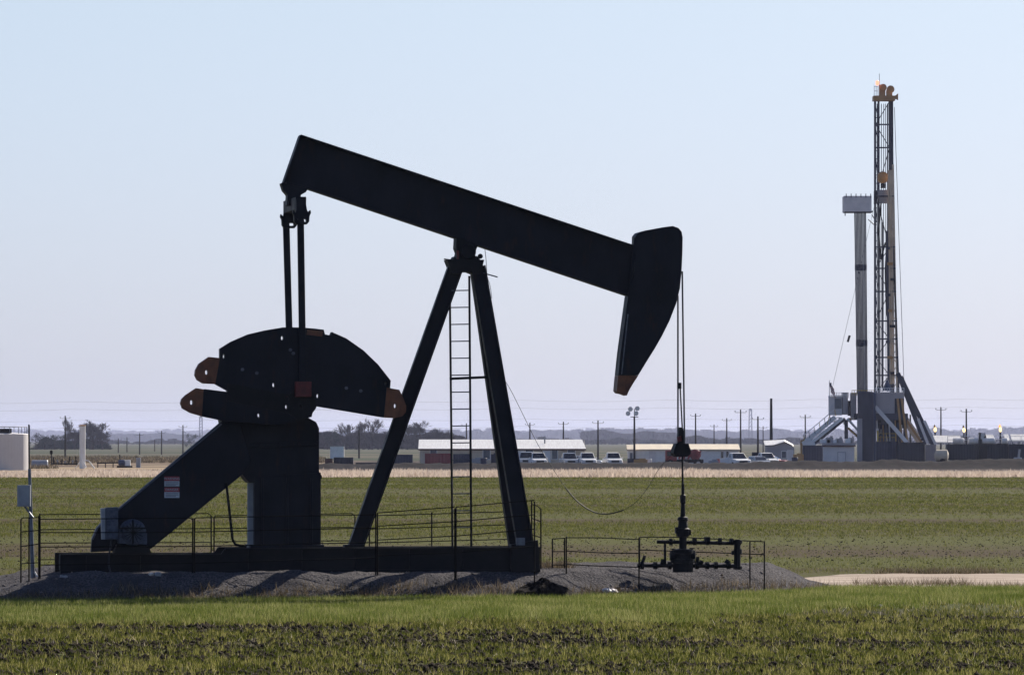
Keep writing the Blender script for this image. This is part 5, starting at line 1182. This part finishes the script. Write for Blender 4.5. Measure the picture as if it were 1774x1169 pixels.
def ever_mesh(seed, h, wd):
    rr = np.random.default_rng(seed); tr = MB().tube((0, 0, 0), (0, 0, h * .8), h * .03, h * .008, n=6); cw = MB()
    cl = [(rr.normal(0, wd * .28), rr.normal(0, wd * .28), h * (.12 + .78 * rr.random() ** .9), h * (.10 + .09 * rr.random())) for _ in range(22)]
    for cx_, cy_, cz_, cr_ in cl:
        sh = 1.0 - .55 * max(0, cz_ / h - .45)
        for _ in range(70):
            d = Vector(rr.normal(0, 1, 3)).normalized(); p = Vector((cx_ * sh, cy_ * sh, cz_)) + d * cr_ * rr.random() ** .4
            a = Vector(rr.normal(0, 1, 3)) * .22; b_ = Vector(rr.normal(0, 1, 3)) * .22; cw.add([p, p + a, p + b_], [(0, 1, 2)])
    return tr, cw
protos = {}
def tree(kind, px, Y, h, label, rz=0.0, ws=1.0, group="trees on the far plain"):
    key = kind
    if key not in protos:
        nm, seed = kind
        if nm == "bare": tr, cw = bare_tree_mesh(seed, 10.0, .62, 1.15, 2, .05); cm = M['twig']
        elif nm == "round": tr, cw = bare_tree_mesh(seed, 10.0, .85, 1.5, 4, .06); cm = M['twig']
        else: tr, cw = ever_mesh(seed, 10.0, 8.5); cm = M['evergreen']
        t = thing("evergreen_tree" if nm == "ever" else "bare_tree", label, "tree", (0, 0, 0), 0, group)
        tr.build("trunk", M['bark'], t); cw.build("crown", cm, t); protos[key] = t; o = t
    else:
        s = protos[key]; o = s.copy(); COL.objects.link(o)
        for c in list(s.children): d = c.copy(); COL.objects.link(d); d.parent = o
        o["label"] = label
    o.location = gp(px, Y); o.rotation_euler = (0, 0, rz); o.scale = (h / 10 * ws, h / 10 * ws, h / 10); return o
def ht(py, Y): return P(0, py, Y).z
for a in [(("round", 1), 158, 2330, ht(726, 2330), "large round bare tree behind the white standpipe", 0.3, 1.15), (("ever", 2), 62, 2320, ht(749, 2320), "dark evergreen just right of the storage tank", .2, 1.1),
          (("ever", 3), 78, 2330, ht(750, 2330), "dark evergreen second from the storage tank", 1.1, 1.2), (("ever", 2), 95, 2325, ht(752, 2325), "low dark evergreen left of the dark utility pole", 2.2, 1.2),
          (("ever", 3), 113, 2335, ht(750, 2335), "dark evergreen at the foot of the dark utility pole", 3.0, 1.2), (("round", 4), 130, 2325, ht(741, 2325), "lower bare tree between the dark utility pole and the standpipe", 1.6, 1.1),
          (("round", 4), 178, 2320, ht(741, 2320), "rounded bare tree at the right end of the left tree group", 2.7, 1.0), (("bare", 5), 116, 2310, ht(722, 2310), "thin bare sapling rising beside the dark utility pole", .5, .45),
          (("ever", 3), 331, 2500, ht(748, 2500), "small dark tree peeping over the belt guard top", .4, .9)]:
    tree(*a)
for a in [(("ever", 2), 578, 2280, ht(741, 2280), "dark leafy tree right of the gearbox stand", 1.0, .9), (("bare", 6), 566, 2300, ht(752, 2300), "low bare tree against the gearbox stand edge", .2, 1.1), (("bare", 5), 598, 2290, ht(731, 2290), "tall thin bare tree left of the pole among the trees", 1.9, .9),
          (("bare", 7), 618, 2320, ht(745, 2320), "bare tree behind the pole among the trees", 2.9, 1.1), (("bare", 6), 640, 2270, ht(722, 2270), "tallest forked bare tree left of the leaning post leg", .8, .95), (("round", 4), 655, 2310, ht(743, 2310), "bushy bare tree half hidden by the leaning post leg", 4.0, 1.1),
          (("round", 1), 676, 2330, ht(742, 2330), "bushy bare tree behind the leaning post leg", 3.0, 1.1), (("bare", 7), 706, 2290, ht(735, 2290), "bare tree just right of the leaning post leg", 1.4, 1.0), (("bare", 5), 726, 2300, ht(727, 2300), "tall bare tree above the left end of the long trailer", 4.4, 1.1),
          (("round", 4), 744, 2330, ht(744, 2330), "bushy bare tree behind the left part of the long trailer roof", 5.0, 1.1), (("bare", 6), 760, 2310, ht(739, 2310), "bare tree left of the ladder above the long trailer roof", 2.2, 1.0), (("bare", 7), 778, 2320, ht(745, 2320), "small bare tree right beside the ladder", 3.6, 1.0), (("round", 1), 600, 2340, ht(752, 2340), "low bare thicket tree behind the navy container", 2.0, 1.3), (("round", 1), 630, 2350, ht(752, 2350), "low bare thicket tree above the low skid tank", 5.1, 1.3)]:
    tree(*a)

# far woods: one mass per belt
def wood_belt(name, label, px0, px1, Y, dep, top_fn, n, twl, seed, m):
    rr = np.random.default_rng(seed); px = px0 + (px1 - px0) * rr.random(n); y = Y + dep * rr.random(n); x = (px - CXP) / F * y
    h = np.array([P(0, top_fn(a), Y).z for a in px]) * (0.62 + .42 * rr.random(n))
    k = 46; X_ = np.repeat(x, k); Y_ = np.repeat(y, k); H_ = np.repeat(h, k); N = n * k
    t = rr.random(N) ** .75; w_ = H_ * .30 * np.sqrt(np.clip(1 - (2 * (t - .55)) ** 2 * .8, 0.05, 1)); a = rr.random(N) * 6.283; r_ = np.sqrt(rr.random(N)) * w_
    cx, cy, cz = X_ + np.cos(a) * r_, Y_ + np.sin(a) * r_, t * H_ * .93
    v = np.empty((N, 3, 3)); s = twl * (0.6 + .8 * rr.random(N))
    lx = rr.normal(0, .35, N) * s; 
    v[:, 0] = np.stack([cx - .16 * s, cy, cz], -1); v[:, 1] = np.stack([cx + .16 * s, cy + rr.normal(0, .2, N) * s, cz], -1); v[:, 2] = np.stack([cx + lx, cy + rr.normal(0, .3, N) * s, np.minimum(cz + s, H_ * 1.02)], -1)
    o = npmesh(name, v.reshape(-1, 3), np.arange(N * 3).reshape(N, 3), m); return tag(o, label, "woodland", kind="stuff")
def nz1(p, s, sc): return float(vnoise(np.array([p / sc + 100.0]), np.array([s + .5]), 200 + s)[0]) - .5
wood_belt("far_woodland", "hazy belt of bare woodland along the horizon on the right", 700, 1860, 14000, 900, lambda p: 744 - 7 * nz1(p, 1, 45) - 7 * nz1(p, 2, 11) - 5 * nz1(p, 12, 4) - (4 if 1040 < p < 1180 else 0) - (14 * (p - 1640) / 134 if p > 1640 else 0) * .55, 2200, 8.0, 21, M['fartwig'])
wood_belt("far_woodland", "faint second belt of woodland nearest the horizon", -80, 1860, 21000, 1200, lambda p: 745 - 6 * nz1(p, 3, 60) - 6 * nz1(p, 4, 14) - 4 * nz1(p, 14, 5), 2200, 12.0, 22, M['fartwig'])
wood_belt("near_woodland", "bare brush belt behind the trailers in the middle", 545, 800, 2390, 90, lambda p: 751 - 14 * nz1(p, 5, 30) - 8 * nz1(p, 15, 8), 520, 1.9, 23, M['twig'])
wood_belt("far_woodland", "hazy mid distance trees right of the long trailer", 1010, 1180, 7000, 400, lambda p: 747 - 14 * nz1(p, 6, 40), 420, 5.0, 24, M['fartwig'])
wood_belt("dark_brush", "dark brush under the tree group at the left", 48, 192, 2360, 60, lambda p: 761 + 14 * (abs(p - 120) / 72) ** 3 - 16 * nz1(p, 7, 16) - 8 * nz1(p, 17, 6), 380, 1.5, 25, M['evergreen'])
wood_belt("far_woodland", "pale hazy trees on the plain at the left", 170, 420, 12500, 700, lambda p: 752 - 8 * nz1(p, 8, 40), 380, 7.5, 26, M['fartwig'])

wood_belt("far_woodland", "broken line of nearer hazy trees below the horizon on the right", 830, 1860, 5200, 500, lambda p: 760 - 14 * nz1(p, 9, 55) - 9 * nz1(p, 19, 12), 900, 3.2, 28, M['fartwig'])
wood_belt("far_woodland", "broken line of nearer hazy trees below the horizon at the left", 175, 560, 5600, 500, lambda p: 763 - 12 * nz1(p, 10, 40) - 8 * nz1(p, 20, 12), 330, 3.2, 29, M['fartwig'])

# ------------------------------------------------------------------ haze
hm = bpy.data.materials.new("haze_air"); hm.use_nodes = True; hn = hm.node_tree.nodes; hl = hm.node_tree.links
hn.remove(hn["Principled BSDF"]); pv = hn.new("ShaderNodeVolumePrincipled")
pv.inputs["Color"].default_value = (0.68, 0.73, 1.0, 1); pv.inputs["Density"].default_value = 0.36e-4; pv.inputs["Anisotropy"].default_value = 0.2
hl.new(pv.outputs[0], hn["Material Output"].inputs["Volume"])
tag(MB().box((0, 12260, 30.5), (5900, 24620, 65)).build("haze", hm), "thin pale blue haze lying over the whole plain", "haze", kind="stuff")
